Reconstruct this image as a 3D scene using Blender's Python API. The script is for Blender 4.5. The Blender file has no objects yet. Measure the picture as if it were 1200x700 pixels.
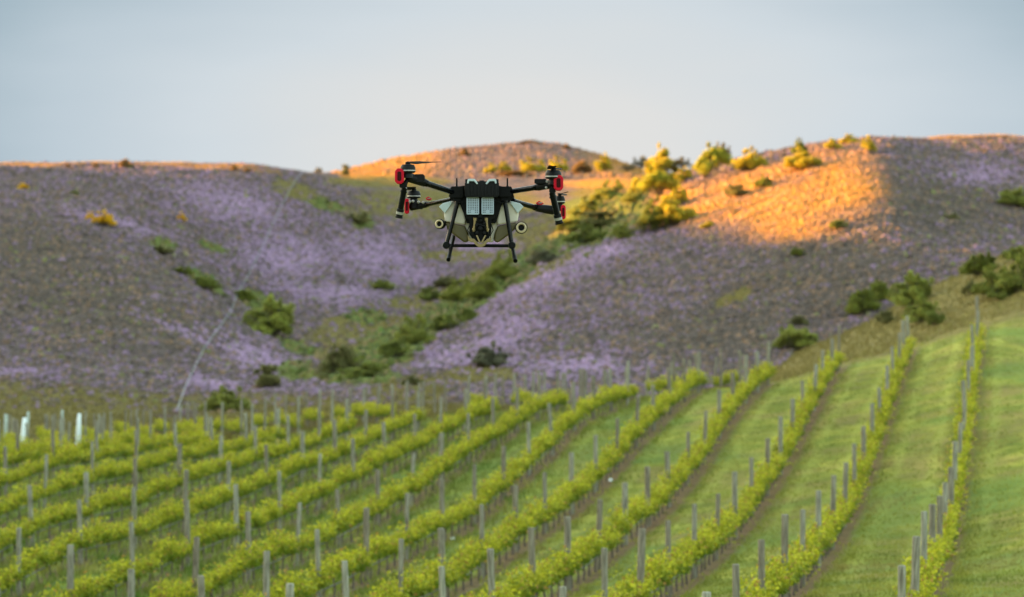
import bpy, bmesh, math, random
import numpy as np
from mathutils import Vector, Matrix, noise as mnoise

scene = bpy.context.scene
COL = scene.collection
random.seed(7)
rng = np.random.default_rng(7)
F = 4000.0            # focal length in pixels of the 1200 px wide photograph
CX, CY = 600.0, 350.0

# ------------------------------------------------------------------ camera
cam_data = bpy.data.cameras.new("camera")
cam = bpy.data.objects.new("camera", cam_data)
COL.objects.link(cam)
cam.location = (0, 0, 0)
cam.rotation_euler = (math.radians(90), 0, 0)
cam_data.sensor_width = 36.0
cam_data.lens = 36.0 * F / 1200.0
cam_data.clip_start = 0.5
cam_data.clip_end = 12000
cam_data.dof.use_dof = True
cam_data.dof.focus_distance = 29.9
cam_data.dof.aperture_fstop = 2.8
cam_data.dof.aperture_blades = 0
scene.camera = cam

# ------------------------------------------------------------------ light
SUN_EL = math.radians(9.0)
SUN_DIR = Vector((-0.90, 0.36, 0)).normalized() * math.cos(SUN_EL) + Vector((0, 0, math.sin(SUN_EL)))
EXPO = 3.1
world = bpy.data.worlds.new("World")
scene.world = world
world.use_nodes = True
wt = world.node_tree
wt.nodes.clear()
wo = wt.nodes.new("ShaderNodeOutputWorld")
bg = wt.nodes.new("ShaderNodeBackground")
sky = wt.nodes.new("ShaderNodeTexSky")
sky.sky_type = 'NISHITA'
sky.sun_disc = False
sky.sun_elevation = SUN_EL
sky.sun_rotation = math.atan2(SUN_DIR.x, SUN_DIR.y)
sky.altitude = 300
sky.air_density = 1.0
sky.dust_density = 0.6
sky.ozone_density = 1.0
bg.inputs[1].default_value = 0.15
# clear dusk sky: Nishita overhead, paler hazy band close to the horizon
def wn(t): return wt.nodes.new(t)
w_tc = wn("ShaderNodeTexCoord"); w_sep = wn("ShaderNodeSeparateXYZ"); wt.links.new(w_tc.outputs["Generated"], w_sep.inputs[0])
w_ramp = wn("ShaderNodeValToRGB"); we = w_ramp.color_ramp.elements
stops = [(0.0, (0.765, 0.755, 0.735)), (0.05, (0.745, 0.75, 0.74)), (0.105, (0.64, 0.705, 0.75)), (0.145, (0.52, 0.61, 0.675)), (0.185, (0.37, 0.48, 0.55)), (0.25, (0.26, 0.37, 0.45))]
we[0].position = stops[0][0]; we[0].color = stops[0][1] + (1,)
we[1].position = stops[-1][0]; we[1].color = stops[-1][1] + (1,)
for pos_, c_ in stops[1:-1]:
    q_ = w_ramp.color_ramp.elements.new(pos_); q_.color = c_ + (1,)
# brightest haze low over the hills to the east, deepening upwards and to both sides
w_sub = wn("ShaderNodeVectorMath"); w_sub.operation = 'SUBTRACT'; w_sub.inputs[1].default_value = (0.008, 0.99, 0.038)
wt.links.new(w_tc.outputs["Generated"], w_sub.inputs[0])
w_mul = wn("ShaderNodeVectorMath"); w_mul.operation = 'MULTIPLY'; w_mul.inputs[1].default_value = (1.0, 0.5, 2.1)
wt.links.new(w_sub.outputs[0], w_mul.inputs[0])
w_n = wn("ShaderNodeTexNoise"); w_n.inputs["Scale"].default_value = 9; w_n.inputs["Detail"].default_value = 3
w_st = wn("ShaderNodeVectorMath"); w_st.operation = 'MULTIPLY'; w_st.inputs[1].default_value = (1, 1, 4)
wt.links.new(w_tc.outputs["Generated"], w_st.inputs[0]); wt.links.new(w_st.outputs[0], w_n.inputs["Vector"])
w_len = wn("ShaderNodeVectorMath"); w_len.operation = 'LENGTH'; wt.links.new(w_mul.outputs[0], w_len.inputs[0])
w_add = wn("ShaderNodeMath"); w_add.operation = 'MULTIPLY_ADD'; w_add.inputs[1].default_value = 0.05; 
wt.links.new(w_n.outputs["Fac"], w_add.inputs[0]); wt.links.new(w_len.outputs["Value"], w_add.inputs[2])
w_sh = wn("ShaderNodeMath"); w_sh.operation = 'SUBTRACT'; w_sh.inputs[1].default_value = 0.025; wt.links.new(w_add.outputs[0], w_sh.inputs[0])
wt.links.new(w_sh.outputs[0], w_ramp.inputs[0])
w_sc = wn("ShaderNodeVectorMath"); w_sc.operation = 'SCALE'; w_sc.inputs[3].default_value = 1.0 / (0.15 * 2 ** EXPO)
wt.links.new(w_ramp.outputs[0], w_sc.inputs[0])
w_tint = wn("ShaderNodeMix"); w_tint.data_type = 'RGBA'; w_tint.blend_type = 'MULTIPLY'; w_tint.inputs[0].default_value = 1
w_tint.inputs[7].default_value = (1.25, 1.02, 0.72, 1)
wt.links.new(sky.outputs[0], w_tint.inputs[6])
w_f = wn("ShaderNodeMapRange"); w_f.interpolation_type = 'SMOOTHSTEP'
w_f.inputs["From Min"].default_value = 0.09; w_f.inputs["From Max"].default_value = 0.22
wt.links.new(w_sep.outputs[2], w_f.inputs[0])
w_mix = wn("ShaderNodeMix"); w_mix.data_type = 'RGBA'
wt.links.new(w_f.outputs[0], w_mix.inputs[0]); wt.links.new(w_sc.outputs[0], w_mix.inputs[6]); wt.links.new(w_tint.outputs[2], w_mix.inputs[7])
wt.links.new(w_mix.outputs[2], bg.inputs[0])
wt.links.new(bg.outputs[0], wo.inputs[0])

sun_data = bpy.data.lights.new("sun", 'SUN')
sun_data.energy = 5.0
sun_data.angle = math.radians(0.6)
sun_data.color = (1.0, 0.50, 0.11)
sun = bpy.data.objects.new("sun", sun_data)
COL.objects.link(sun)
sun.rotation_euler = SUN_DIR.to_track_quat('Z', 'Y').to_euler()

scene.view_settings.view_transform = 'Standard'
scene.view_settings.look = 'None'
scene.view_settings.gamma = 1
scene.view_settings.use_curve_mapping = False
scene.view_settings.exposure = EXPO

# ------------------------------------------------------------------ helpers
def tag(o, label=None, cat=None, group=None, kind=None):
    if label: o["label"] = label
    if cat: o["category"] = cat
    if group: o["group"] = group
    if kind: o["kind"] = kind
    return o

def empty(name, loc=(0, 0, 0), rz=0.0):
    o = bpy.data.objects.new(name, None)
    o.location = loc
    o.rotation_euler = (0, 0, rz)
    o.empty_display_size = 0.2
    COL.objects.link(o)
    return o

def link(name, me, parent=None, loc=None):
    o = bpy.data.objects.new(name, me)
    COL.objects.link(o)
    if parent is not None: o.parent = parent
    if loc is not None: o.location = loc
    return o

def np_mesh(name, V, Fc, mat, col=None, smooth=False):
    """V (n,3); Fc (m,k) faces of one size; col (n,3) per-vertex colours"""
    V = np.asarray(V, np.float32); Fc = np.asarray(Fc, np.int32)
    me = bpy.data.meshes.new(name)
    m, k = Fc.shape
    me.vertices.add(len(V)); me.vertices.foreach_set("co", V.ravel())
    me.loops.add(m * k); me.loops.foreach_set("vertex_index", Fc.ravel())
    me.polygons.add(m)
    me.polygons.foreach_set("loop_start", np.arange(m, dtype=np.int32) * k)
    me.polygons.foreach_set("loop_total", np.full(m, k, np.int32))
    if smooth: me.polygons.foreach_set("use_smooth", np.ones(m, bool))
    if col is not None:
        a = me.color_attributes.new("Col", 'FLOAT_COLOR', 'POINT')
        c = np.ones((len(V), 4), np.float32); c[:, :3] = col
        a.data.foreach_set("color", c.ravel())
    me.update(calc_edges=True)
    me.materials.append(mat)
    return me

def new_mat(name):
    m = bpy.data.materials.new(name)
    m.use_nodes = True
    nt = m.node_tree
    return m, nt, nt.nodes["Principled BSDF"], nt.nodes["Material Output"]

def solid(name, color, rough=0.5, metal=0.0, var=0.12, scale=30, coat=0.0):
    m, nt, p, out = new_mat(name)
    tc = nt.nodes.new("ShaderNodeTexCoord")
    n = nt.nodes.new("ShaderNodeTexNoise"); n.inputs["Scale"].default_value = scale
    n.inputs["Detail"].default_value = 4
    r = nt.nodes.new("ShaderNodeValToRGB")
    r.color_ramp.elements[0].position = 0.3; r.color_ramp.elements[1].position = 0.7
    r.color_ramp.elements[0].color = tuple(c * (1 - var) for c in color) + (1,)
    r.color_ramp.elements[1].color = tuple(min(1, c * (1 + var)) for c in color) + (1,)
    nt.links.new(tc.outputs["Object"], n.inputs["Vector"])
    nt.links.new(n.outputs["Fac"], r.inputs["Fac"])
    nt.links.new(r.outputs["Color"], p.inputs["Base Color"])
    mr = nt.nodes.new("ShaderNodeMapRange")
    mr.inputs["To Min"].default_value = max(0.03, rough - 0.08); mr.inputs["To Max"].default_value = min(1, rough + 0.1)
    nt.links.new(n.outputs["Fac"], mr.inputs["Value"])
    nt.links.new(mr.outputs[0], p.inputs["Roughness"])
    p.inputs["Metallic"].default_value = metal
    p.inputs["Coat Weight"].default_value = coat
    return m

def leaf_mat(name, trans=0.35, tint=(1, 1, 1), spec=0.2):
    m, nt, p, out = new_mat(name)
    a = nt.nodes.new("ShaderNodeAttribute"); a.attribute_name = "Col"
    mx = nt.nodes.new("ShaderNodeMix"); mx.data_type = 'RGBA'; mx.blend_type = 'MULTIPLY'
    mx.inputs[0].default_value = 1
    mx.inputs[7].default_value = tuple(tint) + (1,)
    nt.links.new(a.outputs["Color"], mx.inputs[6])
    nt.links.new(mx.outputs[2], p.inputs["Base Color"])
    p.inputs["Roughness"].default_value = 0.6
    p.inputs["Specular IOR Level"].default_value = spec
    if trans > 0:
        t = nt.nodes.new("ShaderNodeBsdfTranslucent")
        nt.links.new(mx.outputs[2], t.inputs["Color"])
        ms = nt.nodes.new("ShaderNodeMixShader"); ms.inputs[0].default_value = trans
        nt.links.new(p.outputs[0], ms.inputs[1]); nt.links.new(t.outputs[0], ms.inputs[2])
        nt.links.new(ms.outputs[0], out.inputs["Surface"])
    return m

M_LEAF = leaf_mat("leaf", 0.4)
M_SHRUB = leaf_mat("low_shrub", 0.0, spec=0.05)
M_GRASS = leaf_mat("grass_blade", 0.3, spec=0.1)
M_BARK = solid("bark", (0.10, 0.075, 0.055), 0.85, var=0.35, scale=12)
M_HOSE = solid("hose_plastic", (0.045, 0.05, 0.06), 0.45)

# ------------------------------------------------------------------ vineyard lattice
XV = 1202.0; D0 = 1360.0; DS = 2080.0; DEP = 5.44   # row vanishing column, offsets, metres per post bay
def lat(i, B):
    Y = B * DEP
    X = ((XV - CX) * Y - (D0 + DS * i) * DEP) / F
    return X, Y
BOFF = [10.35, 10.15, 10.2, 10.17, 10.2, 10.21, 10.2, 10.22, 10.25, 10.25, 10.27, 10.28, 10.29, 10.3, 10.3]
B_END = [24.0, 24.9, 25.0, 25.4, 25.6, 25.6, 25.6, 25.6, 25.5, 25.5, 25.5, 25.5, 25.4, 25.4, 25.4]
TOPS = {
0:[(1069,639),(1081,604),(1091,587),(1103,575),(1110,558)],
1:[(863,660),(894,626),(922,603),(943,590),(960,574),(976,560),(989,540),(1001,522),(1012,497),(1021,475),(1030,455)],
2:[(661,679),(708,647),(749,620),(784,604),(812,590),(839,573),(862,553),(880,534),(898,513),(915,490),(929,468),(942,443),(956,421)],
3:[(524,666),(580,641),(624,620),(664,604),(701,585),(733,560),(759,544),(783,526),(805,503),(826,480),(844,453),(858,435)],
4:[(338,682),(414,657),(470,633),(523,615),(565,595),(606,568),(637,553),(664,538),(697,512),(724,488),(747,463),(766,448)],
5:[(240,671),(313,644),(377,621),(430,598),(477,577),(515,562),(557,546),(588,521),(621,494),(648,475),(672,448)],
6:[(154,663),(230,629),(291,603),(348,584),(399,569),(439,547),(479,529),(515,505),(549,485),(580,468)],
7:[(78,645),(156,611),(222,586),(281,566),(328,552),(374,532),(413,512),(451,496),(486,483),(516,468),(546,453)],
8:[(17,617),(92,583),(157,570),(216,553),(267,537),(313,520),(355,504),(394,494),(429,477),(460,464)],
9:[(35,568),(100,550),(157,540),(211,518),(258,507)],
10:[(48,532),(107,518)], 11:[(60,502),(114,495)], 12:[(158,480)]}
ENDT = [(1145,353,23.9),(1064,370,24.9),(980,386,24.9),(907,400,25.5),(833,408,25.6),(745,423,25.6),(668,434,25.6),
        (592,442,25.6),(510,450,25.6),(430,462,25.5),(350,472,25.5),(270,480,25.5),(190,484,25.5),(110,490,25.5),(30,492,25.5)]
PH = 1.72
ctrl = []      # (u, lnY, e)
def addc(px, Y, e): ctrl.append(((px - CX) / F, math.log(Y), e))
for i, pts in TOPS.items():
    d = D0 + DS * i
    for px, py in pts:
        Y = d / (XV - px) * DEP
        if i == 0: Y = min(max(Y, 55), 90)
        addc(px, Y, (CY - py) - PH * F / Y)
for px, py, B in ENDT:
    Y = B * DEP
    addc(px, Y, (CY - py) - PH * F / Y)
G = [  # ground seen at (px, py) at depth Y
 (1200,770,56),(1260,762,56),(1360,745,56),(1250,560,90),(1360,530,90),(1250,388,136),(1360,350,136),
 (-100,960,56),(-160,700,95),(-160,545,139),
 (50,532,155),(200,520,155),(350,505,155),(500,490,155),(600,480,155),(700,476,155),(800,466,155),(900,450,155),(980,415,155),(1064,385,155),(1145,350,155),(1250,300,155),
 (940,412,172),(1000,388,172),(1050,360,172),(1100,333,172),(1150,312,172),(1200,290,172),(1330,240,172),
 (-100,525,175),(50,522,175),(200,514,175),(350,502,175),(500,488,175),(600,480,175),(700,476,175),(800,470,175),(880,455,175),
 (-120,495,200),(0,492,200),(100,492,200),(200,494,200),(300,492,200),(400,482,200),(500,478,200),(600,480,200),(700,482,200),(800,484,200),(900,480,205),(1000,470,205),(1100,450,210),(1200,430,210),(1330,400,210),
 (-120,462,230),(0,462,230),(100,460,230),(200,470,230),(300,470,230),(400,458,230),(500,452,230),(600,452,230),(700,456,230),(800,456,230),(900,455,232),(1000,450,235),(1200,430,240),
 (-120,395,270),(0,400,270),(100,402,270),(200,415,270),(270,424,270),(340,430,270),(400,428,270),(450,425,270),(500,418,270),(560,410,270),(700,392,270),(800,380,270),(900,370,270),(1000,355,270),(1100,340,270),(1200,325,270),
 (-120,318,310),(0,322,310),(100,328,310),(200,345,310),(250,362,310),(330,398,310),(400,396,310),(480,398,310),(540,378,310),(600,355,310),(700,330,310),(800,310,310),(900,286,310),(1000,260,310),(1035,255,310),(1100,274,310),(1200,294,310),
 (-120,250,350),(0,256,350),(100,264,350),(150,278,350),(200,302,350),(250,330,350),(320,362,350),(400,360,350),(480,368,350),(540,350,350),(600,320,350),(700,286,350),(800,256,350),(900,225,350),(1000,200,350),(1035,197,350),(1100,223,350),(1200,240,350),
 (-120,214,390),(0,220,390),(100,228,390),(200,245,390),(300,282,390),(400,312,390),(480,335,390),(540,330,390),(600,305,390),(650,285,390),(700,262,390),(760,236,390),(800,218,390),(850,200,390),(900,184,390),(960,173,390),(1020,166,390),(1045,166,390),(1100,184,390),(1200,194,390),
 (640,300,380),
 (-120,194,440),(0,195,440),(100,194,440),(200,196,440),(300,203,440),(400,238,440),(500,268,440),(600,270,440),(680,250,440),(740,224,440),(800,204,440),(850,194,440),(900,186,440),(960,182,440),(1020,178,440),(1060,167,430),(1100,164,440),(1200,161,440),
 (0,204,500),(200,203,500),(300,200,500),(350,202,500),(400,210,500),(500,228,500),(600,240,500),(700,228,500),(760,215,500),(820,212,500),(1000,215,500),(1200,215,500),
 (0,225,600),(200,225,600),(300,212,600),(400,206,600),(500,207,600),(600,208,600),(700,208,600),(740,208,600),(800,216,600),(1000,235,600),(1200,235,600),
 (300,225,700),(380,208,700),(450,201,700),(540,192,700),(620,190,700),(700,196,700),(760,212,700),
 (0,260,800),(300,225,800),(380,207,800),(415,200,800),(440,192,800),(480,184,800),(540,175,800),(580,171,800),(620,168,800),(650,170,800),(690,179,800),(740,196,800),(800,216,800),(1000,250,800),(1200,255,800),
 (0,300,1000),(300,280,1000),(600,245,1000),(800,270,1000),(1200,300,1000)]
for px, py, Y in G: addc(px, Y, CY - py)
ctrl = np.array(ctrl)
KU, KQ = 9.0, 1.6
CP = np.stack([ctrl[:, 0] * KU, ctrl[:, 1] * KQ], 1)
def phi(r2):
    return 0.5 * r2 * np.log(r2 + 1e-12)
def solve_tps(P, val, lam):
    n = len(P)
    d2 = ((P[:, None] - P[None]) ** 2).sum(-1)
    A = np.zeros((n + 3, n + 3)); A[:n, :n] = phi(d2) + lam * np.eye(n)
    A[:n, n] = 1; A[:n, n + 1:] = P; A[n, :n] = 1; A[n + 1:, :n] = P.T
    return np.linalg.solve(A, np.concatenate([val, np.zeros(3)]))
W = solve_tps(CP, ctrl[:, 2], 0.002)
def tps(U, Q):
    U = np.asarray(U, float).ravel(); Q = np.asarray(Q, float).ravel()
    out = np.empty(len(U)); n = len(CP)
    for a in range(0, len(U), 20000):
        P = np.stack([U[a:a+20000], Q[a:a+20000]], 1)
        d2 = ((P[:, None] - CP[None]) ** 2).sum(-1)
        out[a:a+20000] = phi(d2) @ W[:n] + W[n] + P @ W[n+1:]
    return out
# table for fast lookup
NU, NQ = 241, 420
U0, U1 = -0.185, 0.185
Q0, Q1 = math.log(54.0), math.log(1000.0)
tu = np.linspace(U0, U1, NU); tq = np.linspace(Q0, Q1, NQ)
TU, TQ = np.meshgrid(tu, tq)
TAB = tps(TU.ravel() * KU, TQ.ravel() * KQ).reshape(NQ, NU)
def sstep(x): 
    x = np.clip(x, 0, 1); return x * x * (3 - 2 * x)
def shade_hill_profile(Y):
    return np.interp(Y, [0, 300, 345, 375, 393, 410, 455, 478, 500, 560, 900], [54, 54, 47, 41, 37, 34.3, 33.8, 36, 30, 27, 24])
def vnoise(X, Y, s):
    """cheap smooth pseudo noise from summed sines"""
    a = X / s; b = Y / s
    return (np.sin(a*1.7 + 1.3*np.sin(b*1.1)) + np.sin(b*2.1 + 1.7*np.sin(a*0.9+2)) + np.sin((a+b)*1.3+0.7) + np.sin((a-b)*2.9+np.sin(a*2.3)))/4
def ground(X, Y):
    X = np.asarray(X, float); Y = np.asarray(Y, float)
    Yc = np.clip(Y, 54.0, 1000.0)
    u = np.clip(X / Yc, U0 + 1e-6, U1 - 1e-6)
    q = np.log(Yc)
    fu = (u - U0) / (U1 - U0) * (NU - 1); fq = (q - Q0) / (Q1 - Q0) * (NQ - 1)
    iu = np.clip(fu.astype(int), 0, NU - 2); iq = np.clip(fq.astype(int), 0, NQ - 2)
    au = fu - iu; aq = fq - iq
    e = (TAB[iq, iu]*(1-au)*(1-aq) + TAB[iq, iu+1]*au*(1-aq) + TAB[iq+1, iu]*(1-au)*aq + TAB[iq+1, iu+1]*au*aq)
    z = e * Yc / F
    # beyond the last hills the land sinks to a plain
    z = z + (-25 - z) * sstep((Y - 1000) / 900)
    # unseen higher hill left of the view, its crest shaped to shade the valley
    L = np.clip(-X - 0.20 * Yc - 45, 0, None)
    z = z + sstep(L / 110.0) * shade_hill_profile(Y) * sstep((Y + 150) / 150)
    # small lumps on the far hills
    k = sstep((Yc - 215) / 60)
    z = z + k * (0.35 * vnoise(X, Y, 5.0) + 0.18 * vnoise(X + 31, Y * 1.3, 1.9))
    return z
def gz(x, y): return float(ground(np.array([x]), np.array([y]))[0])
def proj(X, Y, Z): return CX + X / Y * F, CY - Z / Y * F
def place(px, py, ymin=54.0, ymax=990.0):
    """world point where the line of sight through (px,py) meets the ground"""
    Y = np.exp(np.linspace(math.log(ymin), math.log(ymax), 4000))
    X = (px - CX) / F * Y
    z = ground(X, Y); r = (CY - py) / F * Y
    k = np.argmax(z >= r) if (z >= r).any() else int(np.argmax(z / Y))
    return float(X[k]), float(Y[k]), float(z[k])

# ------------------------------------------------------------------ vegetation map (ground cover colours; the golden zone also holds painted sunlight)
def blob(px, py, cx, cy, rx, ry, ang=0.0):
    c, s = math.cos(math.radians(ang)), math.sin(math.radians(ang))
    dx = px - cx; dy = py - cy
    a = (dx * c + dy * s) / rx; b = (-dx * s + dy * c) / ry
    return np.exp(-(a * a + b * b))
GREEN = [(455,402,50,16,-15),(505,382,60,13,-28),(560,352,70,13,-30),(600,325,40,12,-35),(350,408,30,8,20),(715,255,70,26,-20),(640,290,50,10,-25),(240,330,32,8,32),(190,288,18,6,10),(250,290,25,5,20),(300,352,26,14,20),(430,370,25,12,0),(470,410,50,16,-25),(520,365,60,14,-25),
         (560,345,45,16,-25),(420,440,60,16,0),(700,270,55,22,-20),(690,240,40,12,0),(448,335,16,7,0),(425,262,16,8,0),(585,322,22,8,-20),
         (640,300,25,6,-10),(380,240,26,8,10),(350,437,30,12,0)]
OLIVE = [(445,385,80,24,0),(560,330,60,14,-25),(500,352,60,14,-10),(430,412,70,22,0),(540,300,60,8,0),(70,475,190,32,4),(300,480,120,22,0),(480,455,70,20,0),(520,240,150,22,0),(640,270,60,26,-20),(630,315,60,12,-25),(560,440,50,14,0),
         (1100,385,150,22,-22),(460,390,60,20,0),(390,395,40,14,0),(720,225,60,20,0),(350,225,40,14,15),(1190,340,90,30,-20),(450,212,90,10,0),
         (960,425,40,22,0),(860,350,30,10,-20)]
PURP = [(390,345,70,14,4),(330,300,60,40,10),(440,300,70,30,5),(640,325,90,22,-28),(560,290,50,14,-10),(300,420,70,18,25),(230,395,60,10,20),
        (130,260,60,8,15),(280,240,80,26,10),(250,450,50,9,12),(590,395,60,24,-25),(700,300,60,14,-20),(480,320,40,16,0),
        (400,445,20,6,0),(360,300,40,20,0),(540,420,50,18,0),(680,430,80,14,0),(1150,205,60,18,0),(410,290,30,14,0),(15,436,45,5,0)]
BROWN = [(90,350,150,60,15),(30,300,90,50,0),(960,330,150,60,-15),(850,390,120,40,-10),(1100,240,120,50,0),(180,380,90,40,20)]
GOLD_SUN = [(930,240,95,42,-8),(985,215,60,50,0),(900,255,90,26,8),(470,185,60,14,-10),(700,190,50,14,12),(830,245,60,16,-15),(800,228,60,14,-10),(870,215,60,16,-10),(920,200,60,12,-8),(700,215,60,8,0),(450,195,60,12,-12),(620,205,120,4,0),(760,250,40,14,-20)]  # dry golden grass, with low sunlight painted in as extra orange
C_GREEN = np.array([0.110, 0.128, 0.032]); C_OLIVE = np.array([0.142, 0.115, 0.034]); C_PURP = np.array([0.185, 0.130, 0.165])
C_BROWN = np.array([0.100, 0.077, 0.058]); C_BASE = np.array([0.120, 0.087, 0.086]); C_GOLD_SUN = np.array([0.43, 0.195, 0.034])  # last one: dry grass brightened and reddened to look sunlit
def wsum(lst, px, py):
    w = np.zeros_like(px)
    for b in lst: w = np.maximum(w, blob(px, py, *b))
    return w
def zone(X, Y, Z):
    px = CX + X / Y * F; py = CY - Z / Y * F
    n1 = vnoise(X, Y * 0.6, 6.0); n2 = vnoise(X * 1.3 + 9, Y, 2.2)
    n = 0.6 * n1 + 0.4 * n2
    j = 0.30 * n
    c = np.tile(C_BASE, (len(px), 1)).astype(float)
    def mix(c, col, w, lo, hi):
        t = sstep((w + j - lo) / (hi - lo))[:, None]
        return c * (1 - t) + col * t
    c = mix(c, C_BROWN, wsum(BROWN, px, py), 0.3, 0.9)
    c = mix(c, C_PURP, wsum(PURP, px, py), 0.35, 0.95)
    c = mix(c, C_OLIVE, wsum(OLIVE, px, py), 0.40, 0.62)
    c = mix(c, C_GOLD_SUN, wsum(GOLD_SUN, px, py), 0.25, 1.0)
    c = mix(c, C_GREEN, wsum(GREEN, px, py), 0.42, 0.62)
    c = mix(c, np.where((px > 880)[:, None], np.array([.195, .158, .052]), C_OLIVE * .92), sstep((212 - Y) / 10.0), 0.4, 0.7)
    c = mix(c, C_GREEN, wsum(GREEN, px, py) * (Y < 212), 0.42, 0.62)
    far = sstep((Y - 560) / 60)[:, None]
    cf = C_BASE * 1.1 * (1 - sstep((np.abs(px - 600) - 60) / 60))[:, None] + C_GOLD_SUN * 0.9 * sstep((np.abs(px - 600) - 60) / 60)[:, None]  # dome flanks painted golden as sunlit, the middle left dull
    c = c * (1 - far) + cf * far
    return c, wsum(GREEN, px, py) + j, np.maximum(wsum(OLIVE, px, py) + j, 1.0 * (Y < 212))

# ------------------------------------------------------------------ ground sheet
uin = np.linspace(-0.19, 0.19, 420)
uout = np.array([0.2, 0.215, 0.235, 0.26, 0.285, 0.31, 0.34, 0.37, 0.40, 0.44, 0.48, 0.52, 0.57, 0.62, 0.68, 0.75, 0.95, 1.3, 2.0, 4.0])
us = np.concatenate([-uout[::-1], uin, uout])
# use lateral position u*max(Y,60) so the sheet also covers the ground under the camera
Ys = np.concatenate([[-3000, -1500, -700, -300, -120, -40, 0, 20, 35, 45], np.exp(np.linspace(math.log(52), math.log(1000), 620)), [1040, 1100, 1200, 1350, 1600, 2000, 2800, 4200, 6500]])
GU, GY = np.meshgrid(us, Ys)
GX = GU * np.maximum(np.abs(GY), 60)
GZ = ground(GX.ravel(), GY.ravel()).reshape(GX.shape)
nr, nc = GX.shape
V = np.stack([GX.ravel(), GY.ravel(), GZ.ravel()], 1)
idx = np.arange(nr * nc).reshape(nr, nc)
Fq = np.stack([idx[:-1, :-1].ravel(), idx[:-1, 1:].ravel(), idx[1:, 1:].ravel(), idx[1:, :-1].ravel()], 1)
ysafe = np.where(V[:, 1] < 54, 54.0, V[:, 1])
czone, _, _ = zone(V[:, 0], ysafe, V[:, 2])

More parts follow.
